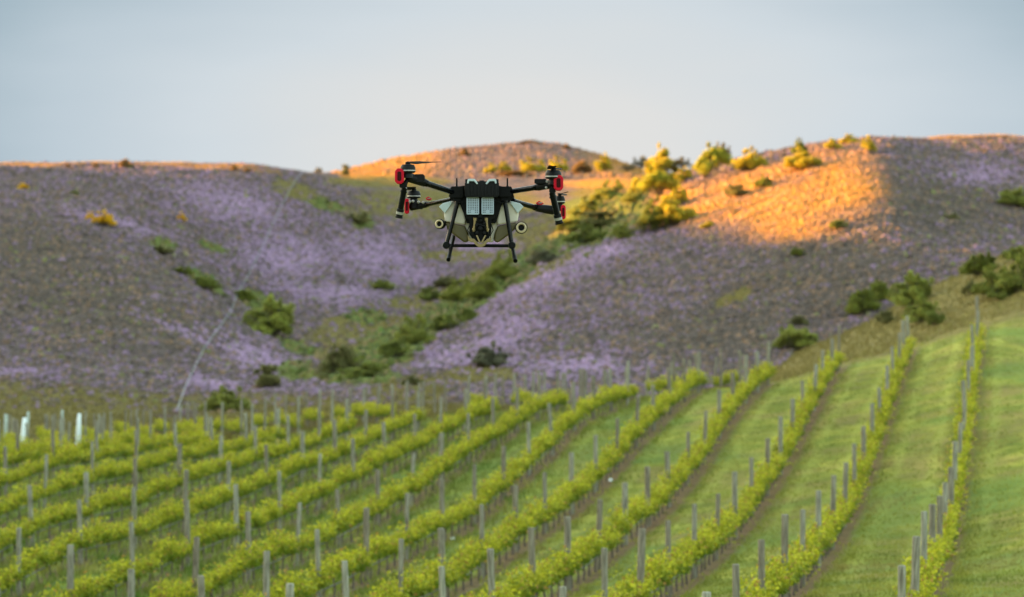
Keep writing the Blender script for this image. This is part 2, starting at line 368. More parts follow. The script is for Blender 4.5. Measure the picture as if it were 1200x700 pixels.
def ground_material():
    m, nt, p, out = new_mat("ground_cover")
    N = nt.nodes; L = nt.links
    def math_(op, a, b=None, c=None):
        n = N.new("ShaderNodeMath"); n.operation = op
        for k, v in enumerate((a, b, c)):
            if v is None: continue
            if isinstance(v, (int, float)): n.inputs[k].default_value = v
            else: L.new(v, n.inputs[k])
        return n.outputs[0]
    def mix(f, a, b, mode='MIX'):
        n = N.new("ShaderNodeMix"); n.data_type = 'RGBA'; n.blend_type = mode
        if isinstance(f, (int, float)): n.inputs[0].default_value = f
        else: L.new(f, n.inputs[0])
        for k, v in ((6, a), (7, b)):
            if isinstance(v, tuple): n.inputs[k].default_value = v + (1,)
            else: L.new(v, n.inputs[k])
        return n.outputs[2]
    def noise(scale, detail=5, dist=0.0, vec=None):
        n = N.new("ShaderNodeTexNoise"); n.inputs["Scale"].default_value = scale; n.inputs["Detail"].default_value = detail
        n.inputs["Distortion"].default_value = dist
        L.new(vec if vec is not None else pos, n.inputs["Vector"]); return n.outputs["Fac"]
    def ramp(f, p0, p1, c0=(0, 0, 0), c1=(1, 1, 1)):
        n = N.new("ShaderNodeValToRGB"); e = n.color_ramp.elements
        e[0].position = p0; e[1].position = p1; e[0].color = c0 + (1,); e[1].color = c1 + (1,)
        L.new(f, n.inputs[0]); return n.outputs[0]
    g = N.new("ShaderNodeNewGeometry"); pos = g.outputs["Position"]
    sep = N.new("ShaderNodeSeparateXYZ"); L.new(pos, sep.inputs[0])
    X, Y = sep.outputs[0], sep.outputs[1]
    # row number i = ((XV-CX)*Y - F*X)/DEP/DS - D0/DS
    v = math_('MULTIPLY', Y, (XV - CX) / (DEP * DS))
    v = math_('SUBTRACT', v, math_('MULTIPLY', X, F / (DEP * DS)))
    row = math_('SUBTRACT', v, D0 / DS)
    wob = math_('MULTIPLY', math_('SUBTRACT', noise(0.8, 3), 0.5), 0.10)
    rw = math_('ADD', row, wob)
    fr = math_('PINGPONG', rw, 0.5)         # 0 on a row, .5 in the alley
    strip = ramp(fr, 0.07, 0.15, (1, 1, 1), (0, 0, 0))
    inrow = math_('MULTIPLY', math_('GREATER_THAN', row, -0.4), math_('LESS_THAN', Y, 25.7 * DEP))
    strip = math_('MULTIPLY', strip, inrow)
    # mown grass
    gr = mix(ramp(noise(0.9, 6, 0.5), 0.35, 0.68), (0.140, 0.168, 0.024), (0.32, 0.305, 0.055))
    gr = mix(math_('MULTIPLY', ramp(noise(0.35, 4), 0.45, 0.65), 0.75), gr, (0.255, 0.19, 0.066))
    wheel = ramp(math_('ABSOLUTE', math_('SUBTRACT', fr, 0.30)), 0.02, 0.09, (1, 1, 1), (0, 0, 0))
    gr = mix(math_('MULTIPLY', wheel, 0.45), gr, (0.34, 0.36, 0.072))
    band = ramp(math_('ABSOLUTE', math_('SUBTRACT', fr, 0.13)), 0.02, 0.07, (1, 1, 1), (0, 0, 0))
    gr = mix(math_('MULTIPLY', band, 0.5), gr, (0.10, 0.125, 0.028))
    left = ramp(math_('MULTIPLY', row, 0.1), 0.34, 0.62)       # taller, darker grass in the left alleys
    gr = mix(math_('MULTIPLY', left, 0.65), gr, mix(ramp(noise(1.3, 5), 0.35, 0.7), (0.085, 0.165, 0.025), (0.22, 0.225, 0.055)))
    gr = mix(0.8, gr, ramp(noise(0.22, 5, 1.0), 0.32, 0.68, (0.72, 0.74, 0.72), (1.22, 1.18, 1.12)), 'MULTIPLY')
    lush = ramp(noise(0.12, 3), 0.52, 0.62)
    gr = mix(math_('MULTIPLY', lush, 0.55), gr, (0.120, 0.190, 0.042))
    earth = mix(ramp(noise(2.5, 6), 0.3, 0.7), (0.070, 0.040, 0.027), (0.165, 0.100, 0.062))
    near = mix(math_('MULTIPLY', strip, 0.85), gr, earth)
    # hills
    a = N.new("ShaderNodeAttribute"); a.attribute_name = "Col"
    fine = ramp(noise(1.6, 7, 0.6), 0.3, 0.72, (0.5, 0.5, 0.5), (1.35, 1.33, 1.3))
    hill = mix(1.0, a.outputs["Color"], fine, 'MULTIPLY')
    # boundary between the mown block and the rough grass
    bd = math_('ADD', Y, math_('MULTIPLY', math_('SUBTRACT', noise(0.25, 3), 0.5), 8))
    fac = ramp(math_('MULTIPLY', math_('SUBTRACT', bd, 136.0), 0.125), 0.35, 0.75)
    col = mix(fac, near, hill)
    L.new(col, p.inputs["Base Color"])
    p.inputs["Roughness"].default_value = 0.95
    p.inputs["Specular IOR Level"].default_value = 0.05
    b = N.new("ShaderNodeBump"); b.inputs["Strength"].default_value = 0.8; b.inputs["Distance"].default_value = 0.12
    L.new(noise(3.0, 7), b.inputs["Height"]); L.new(b.outputs[0], p.inputs["Normal"])
    return m
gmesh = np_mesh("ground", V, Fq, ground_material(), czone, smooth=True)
go = link("ground", gmesh)
tag(go, kind="structure")

# ------------------------------------------------------------------ generic generators (numpy)
def rand_rot(n, tilt=1.0):
    a = rng.normal(size=(n, 3)); a[:, 2] = a[:, 2] * tilt
    a /= np.linalg.norm(a, axis=1)[:, None] + 1e-9
    b = rng.normal(size=(n, 3)); b -= (b * a).sum(1)[:, None] * a
    b /= np.linalg.norm(b, axis=1)[:, None] + 1e-9
    return a, b, np.cross(a, b)
def leaves(P, size, col, droop=0.25):
    """folded kite-shaped leaves at points P; size (n,) ; col (n,3)"""
    n = len(P)
    nn, t, s = rand_rot(n)
    L = size[:, None]
    v0 = P - t * L * .5
    v1 = P + s * L * .42 + nn * L * droop * .5
    v2 = P + t * L * .5 - nn * L * droop
    v3 = P - s * L * .42 + nn * L * droop * .5
    V = np.stack([v0, v1, v2, v3], 1).reshape(-1, 3)
    Fc = np.arange(4 * n).reshape(n, 4)
    return V, Fc, np.repeat(col, 4, 0)
def tube_np(pts, rads, k=6):
    """tapered tube through pts as quads"""
    pts = np.asarray(pts, float); n = len(pts)
    V = []
    for i in range(n):
        d = pts[min(i+1, n-1)] - pts[max(i-1, 0)]; d = d / (np.linalg.norm(d) + 1e-9)
        up = np.array([0, 0, 1.0]) if abs(d[2]) < .9 else np.array([1.0, 0, 0])
        a = np.cross(d, up); a /= np.linalg.norm(a); b = np.cross(d, a)
        for j in range(k):
            th = 2 * math.pi * j / k
            V.append(pts[i] + rads[i] * (math.cos(th) * a + math.sin(th) * b))
    Fc = [(i*k+j, i*k+(j+1) % k, (i+1)*k+(j+1) % k, (i+1)*k+j) for i in range(n-1) for j in range(k)]
    return np.array(V), np.array(Fc)
def join(parts):
    Vs, Fs, o = [], [], 0
    for V, Fc in parts:
        Vs.append(V); Fs.append(Fc + o); o += len(V)
    return np.concatenate(Vs), np.concatenate(Fs)

# ------------------------------------------------------------------ grass tufts on the mown block and alleys ("stuff")
def tufts(n, blades, xr, yr, hfun, colfun, keep):
    Y = np.exp(rng.uniform(math.log(yr[0]), math.log(yr[1]), n)); u = rng.uniform(xr[0], xr[1], n); X = u * Y
    k = keep(X, Y); X = X[k]; Y = Y[k]
    Z = ground(X, Y); m = len(X)
    X = np.repeat(X, blades); Y = np.repeat(Y, blades); Z = np.repeat(Z, blades)
    h = hfun(X, Y) * rng.uniform(.5, 1.2, len(X))
    X = X + rng.normal(0, .06, len(X)); Y = Y + rng.normal(0, .06, len(X))
    th = rng.uniform(0, 2*math.pi, len(X)); w = 0.018 + 0.12 * h * .3
    dx = np.cos(th) * w; dy = np.sin(th) * w
    lx = rng.normal(0, .35, len(X)) * h; ly = rng.normal(0, .35, len(X)) * h
    v0 = np.stack([X - dx, Y - dy, Z - .02], 1); v1 = np.stack([X + dx, Y + dy, Z - .02], 1)
    v2 = np.stack([X + lx, Y + ly, Z + h], 1)
    V = np.stack([v0, v1, v2], 1).reshape(-1, 3)
    c = colfun(X, Y); c = c * rng.uniform(.75, 1.25, (len(c), 1))
    return V, np.arange(len(V)).reshape(-1, 3), np.repeat(c, 3, 0)
def rowidx(X, Y): return (((XV - CX) * Y - F * X) / DEP - D0) / DS
def keep_grass(X, Y):
    r = rowidx(X, Y); f = np.abs((r + .5) % 1 - .5)
    return (f > .12) | (r < -.4) | (rng.uniform(size=len(X)) < .15)
def h_grass(X, Y):
    r = rowidx(X, Y); lf = sstep((r - 3.0) / 3.5)
    f = np.abs((r + .5) % 1 - .5)
    nearrow = sstep((.28 - f) / .1)
    return 0.05 + lf * (0.09 + .16 * nearrow) + 0.03 * nearrow
def c_grass(X, Y):
    r = rowidx(X, Y); lf = sstep((r - 3.0) / 3.5)[:, None]
    n = (0.5 + .5 * vnoise(X, Y, 1.7))[:, None]; n2 = sstep((vnoise(X + 50, Y, 3.1) - .1) / .5)[:, None]
    a = np.array([.13, .165, .024]) * (1 - n) + np.array([.33, .32, .058]) * n
    a = a * (1 - .6 * n2) + np.array([.25, .19, .07]) * .6 * n2
    b = np.array([.095, .175, .027]) * (1 - n) + np.array([.27, .25, .062]) * n
    return a * (1 - lf) + b * lf
V_, F_, c_ = tufts(75000, 3, (-.165, .165), (54, 150), h_grass, c_grass, keep_grass)
gobj = link("grass", np_mesh("grass", V_, F_, M_GRASS, c_))
tag(gobj, "short mown green and straw coloured grass between the vine rows", "grass", kind="stuff")

# rough grass on the far slopes, gullies and the knoll
def keep_rough(X, Y):
    Z = ground(X, Y); _, g_, o_ = zone(X, Y, Z)
    return ((g_ > .4) | (o_ > .42)) & (Y > 143)
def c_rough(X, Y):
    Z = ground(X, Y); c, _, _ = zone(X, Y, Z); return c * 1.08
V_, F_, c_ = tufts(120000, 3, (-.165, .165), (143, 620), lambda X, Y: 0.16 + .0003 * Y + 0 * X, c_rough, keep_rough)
o = link("rough_grass", np_mesh("rough_grass", V_, F_, M_GRASS, c_))
tag(o, "rough olive and dry brown pasture grass on the hillsides beyond the vineyard", "pasture", kind="stuff")

# taller dry grass along the two ridge lines
def keep_ridge(X, Y):
    px = CX + X / Y * F
    return ((px < 330) & (Y > 437 + .02 * px) & (Y < 452)) | ((px > 1040) & (Y > 424) & (Y < 450))
V_, F_, c_ = tufts(60000, 3, (-.165, .165), (424, 455), lambda X, Y: .34 + 0 * X, lambda X, Y: np.tile(np.array([.33, .20, .075]), (len(X), 1)), keep_ridge)
o = link("ridge_grass", np_mesh("ridge_grass", V_, F_, M_GRASS, c_))
tag(o, "dry golden grass along the two ridge lines against the sky", "dry grass", kind="stuff")

# ------------------------------------------------------------------ low thyme shrubs covering the hills ("stuff")
def domes(X, Y, R, H, col):
    n = len(X); Z = ground(X, Y)
    k0, k1 = 6, 5
    th = rng.uniform(0, 2*math.pi, n)
    V = np.zeros((n, 1 + k0 + k1, 3)); C = np.zeros((n, 1 + k0 + k1, 3))
    def jit(s): return 1 + rng.uniform(-s, s, n)
    V[:, 0] = np.stack([X + R * .15 * rng.normal(size=n), Y, Z + H * jit(.25)], 1); C[:, 0] = col * 1.12  # top lightened, foot darkened below: shading put into the clump colour
    for j in range(k1):
        a = th + 2 * math.pi * (j + .5) / k1; r = R * .62 * jit(.35)
        V[:, 1 + j] = np.stack([X + np.cos(a) * r, Y + np.sin(a) * r, Z + H * .72 * jit(.35)], 1)
        C[:, 1 + j] = col * (1 + rng.uniform(-.22, .22, (n, 1)))
    for j in range(k0):
        a = th + 2 * math.pi * j / k0; r = R * jit(.3)
        V[:, 1 + k1 + j] = np.stack([X + np.cos(a) * r, Y + np.sin(a) * r, Z - .08], 1)
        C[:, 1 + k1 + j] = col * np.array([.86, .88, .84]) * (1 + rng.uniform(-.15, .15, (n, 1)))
    tri = []
    for j in range(k1): tri.append((0, 1 + j, 1 + (j + 1) % k1))
    # stitch the two rings
    i0 = i1 = 0
    while i0 < k0 or i1 < k1:
        if i1 >= k1 or (i0 < k0 and (i0 + .0) / k0 <= (i1 + .5) / k1):
            tri.append((1 + k1 + i0 % k0, 1 + k1 + (i0 + 1) % k0, 1 + i1 % k1)); i0 += 1
        else:
            tri.append((1 + (i1) % k1, 1 + k1 + i0 % k0, 1 + (i1 + 1) % k1)); i1 += 1
    tri = np.array(tri)
    Fc = (tri[None] + (np.arange(n) * (1 + k0 + k1))[:, None, None]).reshape(-1, 3)
    return V.reshape(-1, 3), Fc, C.reshape(-1, 3)
def thyme(n, yr, rr, pw=1.0):
    t = rng.uniform(size=n)
    Y = (yr[0] ** (pw + 1) + t * (yr[1] ** (pw + 1) - yr[0] ** (pw + 1))) ** (1 / (pw + 1))
    X = rng.uniform(-.165, .165, n) * Y
    Z = ground(X, Y); c, g_, o_ = zone(X, Y, Z)
    px, py = CX + X / Y * F, CY - Z / Y * F
    k = (g_ < .5) & ((o_ < .5) | (rng.uniform(size=n) < .12))
    k &= ~((px > 900) & (Y < 205))
    X, Y, c = X[k], Y[k], c[k]
    n = len(X)
    R = rng.uniform(rr[0], rr[1], n) * (1 + .5 * (rng.uniform(size=n) < .08)); H = R * rng.uniform(.55, 1.0, n)
    px, py = px[k], py[k]
    # share of clumps in flower varies with the place and with small drifts
    wp = wsum(PURP, px, py); wb = wsum(BROWN, px, py)
    drift = .55 * vnoise(X * 1.2 + 4, Y * .8, 2.4) + .45 * vnoise(X + 17, Y, .9)
    pf = np.clip(.30 + .55 * wp - .38 * wb + .42 * drift, .03, .95)
    gold_sun = (wsum(GOLD_SUN, px, py) > .35) | (Y > 560)
    f = rng.uniform(size=n)
    tw = rng.uniform(.7, 1.3, (n, 1))
    flower = np.array([.212, .136, .215]) * (.85 + .45 * wp[:, None]) * rng.uniform(.75, 1.3, (n, 1))
    leafy = np.array([.092, .070, .060]) * rng.uniform(.6, 1.35, (n, 1))
    reddish = np.array([.17, .105, .066]) * tw
    f3 = rng.uniform(size=n)
    cc = np.where((f < pf)[:, None], flower, np.where((f3 < .22)[:, None], reddish, leafy))
    cc = np.where((f3 > .965)[:, None], np.array([.14, .14, .045]) * tw, cc)
    c = np.where(gold_sun[:, None], .60 * c + .40 * cc * np.array([1.35, 1.1, .75]), .82 * cc + .18 * c)  # clumps in the golden zone tinted warm, sunlight put into their colour
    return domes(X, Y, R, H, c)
parts = [thyme(230000, (212, 480), (.10, .27)), thyme(30000, (590, 830), (.25, .55))]
V_ = np.concatenate([p[0] for p in parts]); F_ = np.concatenate([parts[0][1], parts[1][1] + len(parts[0][0])]); c_ = np.concatenate([p[2] for p in parts])
o = link("thyme_shrubs", np_mesh("thyme_shrubs", V_, F_, M_SHRUB, c_, smooth=False))
tag(o, "low purple flowering thyme shrubs covering the hillsides", "heathland", kind="stuff")

# low green scrub filling the gully and the edges of the thickets ("stuff")
n = 60000
Y = rng.uniform(146, 440, n); X = rng.uniform(-.165, .165, n) * Y; Z = ground(X, Y)
_, g_, _o = zone(X, Y, Z)
k = (g_ > .46) & (rng.uniform(size=n) < .5)
X, Y = X[k], Y[k]; n = len(X)
c = np.array([.092, .104, .027]) * rng.uniform(.5, 1.45, (n, 1)) * (1 + rng.uniform(-.15, .15, (n, 3)))
c = np.where(rng.uniform(size=(n, 1)) < .2, np.array([.15, .115, .045]), c)
R = rng.uniform(.18, .5, n)
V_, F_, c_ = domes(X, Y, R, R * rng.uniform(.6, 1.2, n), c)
o = link("low_scrub", np_mesh("low_scrub", V_, F_, M_SHRUB, c_))
tag(o, "low green scrub and weeds lining the gully between the bushes", "scrub", kind="stuff")

# ------------------------------------------------------------------ bushes
def bush_meshes(kind, seed):
    global rng
    keep = rng; rng = np.random.default_rng(seed); rnd = random.Random(seed)
    if kind == 'tree':   nb, base = 9, .32
    elif kind == 'wispy': nb, base = 7, .25
    else:                nb, base = 17, .0
    blobs = []
    ox, oy = rnd.uniform(-.10, .10), rnd.uniform(-.10, .10)
    nb += 6
    for b in range(nb):
        a = rnd.uniform(0, 2*math.pi); r = .43 * rnd.uniform(0, 1) ** .6 * (.8 if kind == 'tree' else 1)
        z = base + .06 + (.80 - base) * (1 - (r / .47) ** 2) * rnd.uniform(.15, 1) ** .55
        sc = rnd.uniform(.07, .17) * (1.15 - .4 * z)
        top = 1 - .6 * z
        blobs.append((math.cos(a)*r + ox * (1 - top), math.sin(a)*r + oy * (1 - top), z, sc, sc*rnd.uniform(.7, 1.1)))
    for b in range(6):
        a = rnd.uniform(0, 2*math.pi); r = rnd.uniform(.1, .5)
        blobs.append((math.cos(a)*r, math.sin(a)*r, base + .1 + (.92 - base) * (1 - (r / .6) ** 2) * rnd.uniform(.7, 1.05), rnd.uniform(.035, .06), .09))
    blobs.append((0, 0, base + .28, .20, .22))
    P, S, Cc = [], [], []
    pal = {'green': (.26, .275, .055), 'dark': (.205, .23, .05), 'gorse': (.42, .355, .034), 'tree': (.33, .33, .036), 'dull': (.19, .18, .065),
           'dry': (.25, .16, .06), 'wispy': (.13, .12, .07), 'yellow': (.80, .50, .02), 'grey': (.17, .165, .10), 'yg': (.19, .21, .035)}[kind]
    pal = np.array(pal)
    for (x, y, z, s, sz) in blobs:
        n = int(2600 * s * (0.45 if kind == 'wispy' else 1))
        d = rng.normal(size=(n, 3)); d /= np.linalg.norm(d, axis=1)[:, None]
        rad = rng.uniform(.35, 1.0, n) ** .5 * (1 + .38 * rng.uniform(0, 1, n) ** 3)
        p = d * rad[:, None] * np.array([s, s, sz]) + np.array([x, y, z])
        k = p[:, 2] > .01
        p = p[k]; m = len(p)
        tone = rnd.uniform(.75, 1.3)
        P.append(p); S.append(rng.uniform(.028, .06, m)); Cc.append(pal * tone * rng.uniform(.65, 1.4, (m, 1)) * (1 + rng.uniform(-.12, .12, (m, 3))))
    V1, F1, c1 = leaves(np.concatenate(P), np.concatenate(S), np.concatenate(Cc))
    crown = np_mesh("crown_" + kind, V1, F1, M_LEAF, np.clip(c1, 0, 1))
    tb = []
    if kind in ('tree', 'wispy'):
        tb.append(tube_np([(0, 0, -.06), (.02, 0, .15), (.0, .01, .34), (.02, 0, .5)], [.035, .028, .022, .014]))
        o0 = np.array([0, 0, .22])
    else: o0 = np.array([0, 0, -.03])
    for (x, y, z, s, sz) in blobs[:-1]:
        e = np.array([x, y, z]); mid = (o0 + e) / 2 + np.array([x * .1, y * .1, -.04])
        tb.append(tube_np([o0, mid, e], [.018, .012, .004], 5))
    Vb, Fb = join(tb)
    trunk = np_mesh("trunk_" + kind, Vb, Fb, M_BARK, smooth=True)
    rng = keep
    return crown, trunk
LIB = {}
def bush(px, py, w, h, kind, label, name="bush", cat="bush", group=None, ymin=143.0, ymax=990.0):
    X, Y, Z = place(px, py, ymin, ymax)
    v = random.randrange(3)
    if (kind, v) not in LIB: LIB[(kind, v)] = bush_meshes(kind, hash_(kind) + v)
    cr, tr = LIB[(kind, v)]
    sw = w * Y / F / .82; sh = h * Y / F / .92
    e = empty(name, (X, Y, Z - .02 * sh), random.uniform(0, 6.28)); e.scale = (sw, sw, sh)
    link("trunk" if kind in ('tree', 'wispy') else "stem", tr, e); link("crown" if kind in ('tree', 'wispy') else "foliage", cr, e)
    tag(e, label, cat, group)
    return e
def hash_(s): return sum(ord(c) * (i + 1) for i, c in enumerate(s))
GL = "bushes in the gully between the hills"; GR = "bushes on the sunlit right hill"; GK = "bushes on the knoll above the vineyard"
GS = "shrubs on the left ridge line"; GD = "bushes on the distant domed hill"; GY_ = "yellow flowering bushes on the left hillside"
BUSHES = [
 (318,394,54,50,'green',"large round green bush at the foot of the pale line up the left hillside",None,GL),
 (313,455,34,32,'dull',"dull olive round bush just above the vineyard posts, left of the gully",None,GL),
 (266,482,48,28,'green',"low green bush directly behind the vineyard posts, left part of the photo",None,GL),
 (238,338,36,14,'yg',"low bright green scrub patch left of the large round hillside bush",None,GL),
 (212,322,24,10,'yg',"small bright green scrub patch at the upper end of the left hillside gully",None,GL),
 (188,298,26,12,'dull',"small flat dull green bush high in the left hillside gully",None,GL),
 (285,352,26,14,'yg',"small green shrub touching the upper left of the large round bush",None,GL),
 (400,436,38,40,'dull',"tall dull green bush at the left end of the lower gully clump",None,GL),
 (428,445,52,24,'dark',"wide low dark green bush at the bottom of the gully",None,GL),
 (464,418,34,22,'dark',"small dark bush between the bottom gully bushes and the middle one",None,GL),
 (487,406,44,36,'green',"rounded green bush in the middle of the gully",None,GL),
 (524,387,34,22,'dark',"dark bush right of the rounded middle gully bush",None,GL),
 (545,380,24,22,'dark',"small dark upright bush at the right end of the middle gully clump",None,GL),
 (503,352,22,18,'dark',"small dark bush left of the upper gully thicket",None,GL),
 (540,353,38,26,'green',"green bush forming the left part of the upper gully thicket",None,GL),
 (566,350,38,30,'green',"green bush in the middle of the upper gully thicket",None,GL),
 (591,326,34,32,'green',"tall green bush at the top right of the thicket below the drone",None,GL),
 (572,430,42,28,'grey',"grey green bush at the lower edge of the right hill",None,GL),
 (484,452,22,12,'dull',"tiny olive bush just behind the vineyard in front of the gully",None,GL),
 (447,340,24,12,'yg',"small light green shrub alone on the purple slope left of the upper thicket",None,GL),
 (422,262,26,16,'dull',"small dull shrub on the slope left of the drone",None,GL),
 (637,308,30,18,'grey',"small grey shrub just right of and below the drone",None,GL),
 (526,336,30,12,'dull',"low dull shrub above the upper gully thicket",None,GL),
 (716,236,38,24,'green',"shaded green bush highest in the dark thicket right of the drone",None,GR),
 (690,252,38,20,'green',"shaded green bush at the upper left of the thicket right of the drone",None,GR),
 (672,272,40,22,'green',"shaded green bush at the left end of the thicket right of the drone",None,GR),
 (705,268,44,24,'dull',"shaded olive bush in the centre of the thicket right of the drone",None,GR),
 (690,284,44,24,'dark',"dark bush lowest in the thicket right of the drone",None,GR),
 (732,280,30,18,'green',"small shaded bush at the right end of the thicket right of the drone",None,GR),
 (745,238,28,18,'green',"small shaded bush between the thicket and the sunlit trees",None,GR),
 (768,270,34,34,'yg',"green bush half in shade at the foot of the golden trees",None,GR),
 (790,264,44,32,'gorse',"bright yellow green bush lowest of the golden trees at the shadow edge",None,GR),
 (772,238,44,38,'tree',"golden sunlit tree in the middle of the trees right of the drone",'tree',GR),
 (757,228,34,26,'gorse',"golden bush on the left flank of the golden trees, mid height",None,GR),
 (793,243,30,22,'gorse',"golden bush on the right flank of the golden trees, mid height",None,GR),
 (800,214,26,16,'gorse',"low golden bush between the tall skyline bush and the pair of trees",None,GR),
 (776,208,34,34,'gorse',"tall golden bush breaking the skyline, leftmost on the right hill",None,GR),
 (752,200,26,16,'wispy',"low thin bare shrub on the skyline left of the tall golden bush",None,GR),
 (800,198,20,16,'wispy',"small bare shrub on the skyline between two golden bushes",None,GR),
 (826,216,32,32,'tree',"sunlit green tree below the skyline, left one of the pair",'tree',GR),
 (838,206,36,34,'tree',"sunlit green tree on the skyline, right one of the pair",'tree',GR),
 (845,194,20,26,'wispy',"thin spindly tree standing above the pair of sunlit trees",'tree',GR),
 (878,200,36,28,'gorse',"round sunlit bush on the skyline, first right of the spindly tree",None,GR),
 (941,199,38,22,'gorse',"wide sunlit bush just below the skyline of the right hill",None,GR),
 (937,180,16,16,'yg',"small bush on the skyline directly above the wide sunlit bush",None,GR),
 (976,175,18,13,'gorse',"small round bush on the skyline, left of three near the ridge top",None,GR),
 (996,169,20,12,'gorse',"small round bush on the skyline, middle of three near the ridge top",None,GR),
 (1018,178,14,20,'gorse',"narrow upright bush on the skyline, right of three near the ridge top",None,GR),
 (861,230,30,15,'dull',"low dark bush on the golden grass slope",None,GR),
 (895,220,20,13,'yg',"small bush on the golden slope right of the low dark bush",None,GR),
 (830,268,18,9,'gorse',"tiny yellow shrub near the lower shadow edge of the golden slope",None,GR),
 (984,268,20,12,'dark',"small dark bush at the right edge of the sunlit patch",None,GR),
 (934,300,18,10,'yg',"tiny green bush in the shade just below the sunlit patch",None,GR),
 (1188,242,36,24,'green',"green bush on the shaded right hill at the right edge of the photo",None,GR),
 (1115,258,18,10,'dull',"tiny dull bush on the shaded slope left of the right edge bush",None,GR),
 (1012,368,32,34,'yg',"bright green bush at the left end of the knoll's bush line",None,GK),
 (1030,352,26,26,'yg',"small bright green bush behind the left end of the knoll's bush line",None,GK),
 (1070,358,46,42,'green',"tall green bush in the middle of the knoll edge",None,GK),
 (1080,378,36,32,'green',"green bush in front of the tall bush on the knoll edge",None,GK),
 (1037,380,26,18,'dull',"small bush on the grass left of the tall knoll bushes",None,GK),
 (1097,417,24,20,'dark',"small dark bush beside the end of the second vine row",None,GK),
 (1150,322,38,28,'yg',"bright green bush on the crest of the knoll near the right edge",None,GK),
 (1166,346,48,34,'green',"large green bush in the group at the right end of the knoll",None,GK),
 (1195,348,44,44,'green',"large green bush cut by the right edge of the photo on the knoll",None,GK),
 (1173,374,28,18,'dark',"small dark bush below the large group on the knoll",None,GK),
 (1140,345,22,16,'dull',"small dull bush left of the large group on the knoll",None,GK),
 (1192,305,30,18,'green',"bush on the knoll crest highest at the right edge",None,GK),
 (933,410,46,30,'green',"wide olive bush behind the end of the fourth vine row",None,GK),
 (935,382,22,12,'dull',"tiny bush on the shaded slope above the wide olive bush",None,GK),
 (147,198,15,12,'dry',"dark shrub alone on the left ridge line, the largest there",None,GS),
 (112,197,8,6,'dry',"tiny shrub on the left ridge line left of the largest one",None,GS),
 (80,197,7,5,'dry',"tiny shrub farthest left on the left ridge line",None,GS),
 (275,201,9,8,'dry',"small dark shrub on the ridge line at the left of the close pair",None,GS),
 (290,203,9,6,'dry',"small dark shrub on the ridge line at the right of the close pair",None,GS),
 (373,205,9,9,'wispy',"thin grey shrub on the ridge line left of the distant hill",None,GS),
 (405,206,11,15,'dull',"upright green shrub at the left foot of the distant domed hill",None,GS),
 (28,223,13,9,'yellow',"small yellow bush highest and farthest left on the hillside",None,GY_),
 (121,264,24,16,'yellow',"brightest and largest yellow bush on the left hillside",None,GY_),
 (106,258,12,9,'yellow',"small yellow bush touching the largest one on its left",None,GY_),
 (87,229,11,6,'yg',"faint yellow green bush above the pair of yellow bushes",None,GY_),
 (212,259,10,9,'yellow',"tiny yellow bush on the left hillside right of the pair",None,GY_),
 (544,184,12,10,'dry',"small orange shrub on the left shoulder of the distant dome",None,GD),
 (575,204,14,14,'gorse',"small golden bush at the foot of the distant dome behind the drone's left",None,GD),
 (590,203,16,14,'gorse',"golden bush at the foot of the dome just above the drone's body",None,GD),
 (625,203,28,20,'gorse',"golden bush at the foot of the dome, left of a close pair",None,GD),
 (655,202,20,20,'gorse',"golden bush at the foot of the dome, right of a close pair",None,GD),
 (682,204,22,16,'dry',"orange shrub at the foot of the dome near its right end",None,GD),
 (707,202,18,20,'gorse',"bright yellow upright bush at the right foot of the distant dome",None,GD),
 (664,175,8,7,'dry',"tiny shrub on the skyline of the distant dome",None,GD),
 (622,169,24,5,'dry',"low scrub on the very top of the distant dome",None,GD),
 (735,202,16,10,'wispy',"thin shrub right of the bright yellow bush by the dome",None,GD),
 (600,206,50,6,'dry',"long low orange scrub along the foot of the dome",None,GD),
]
YMIN = {GS: 400.0, GD: 560.0}
for (px, py, w, h, kind, label, nm, grp) in BUSHES:
    bush(px, py, w, h, kind, label, nm or "bush", nm or "bush", grp, ymin=YMIN.get(grp, 150.0 if grp == GK else 180.0))

# pale water pipe climbing the left hillside
pp = [(207,488),(216,462),(226,440),(240,412),(256,390),(270,370),(280,345),(292,325),(305,298),(318,270),(332,240),(346,215),(356,204)]
pts = []
for k in range(len(pp) - 1):
    for t in np.linspace(0, 1, 8, endpoint=False):
        a = pp[k][0]*(1-t) + pp[k+1][0]*t; b = pp[k][1]*(1-t) + pp[k+1][1]*t
        X, Y, Z = place(a, b, 185); pts.append((X, Y, Z + .35))
pts.sort(key=lambda q: q[1])
Vp, Fp = tube_np(pts, [.032] * len(pts), 8)
o = link("water_pipe", np_mesh("water_pipe", Vp, Fp, solid("pale_pipe", (.12, .135, .14), .5), smooth=True))
tag(o, "thin pale grey blue pipe running straight up the left hillside", "pipe")

# ------------------------------------------------------------------ vine rows
ORD = ["zeroth", "first", "second", "third", "fourth", "fifth", "sixth", "seventh", "eighth", "ninth", "tenth", "eleventh", "twelfth", "thirteenth", "fourteenth", "fifteenth", "sixteenth", "seventeenth", "eighteenth", "nineteenth", "twentieth"]
ROWN = ["rightmost vine row"] + [ORD[k + 1] + " vine row from the right" for k in range(1, 15)]

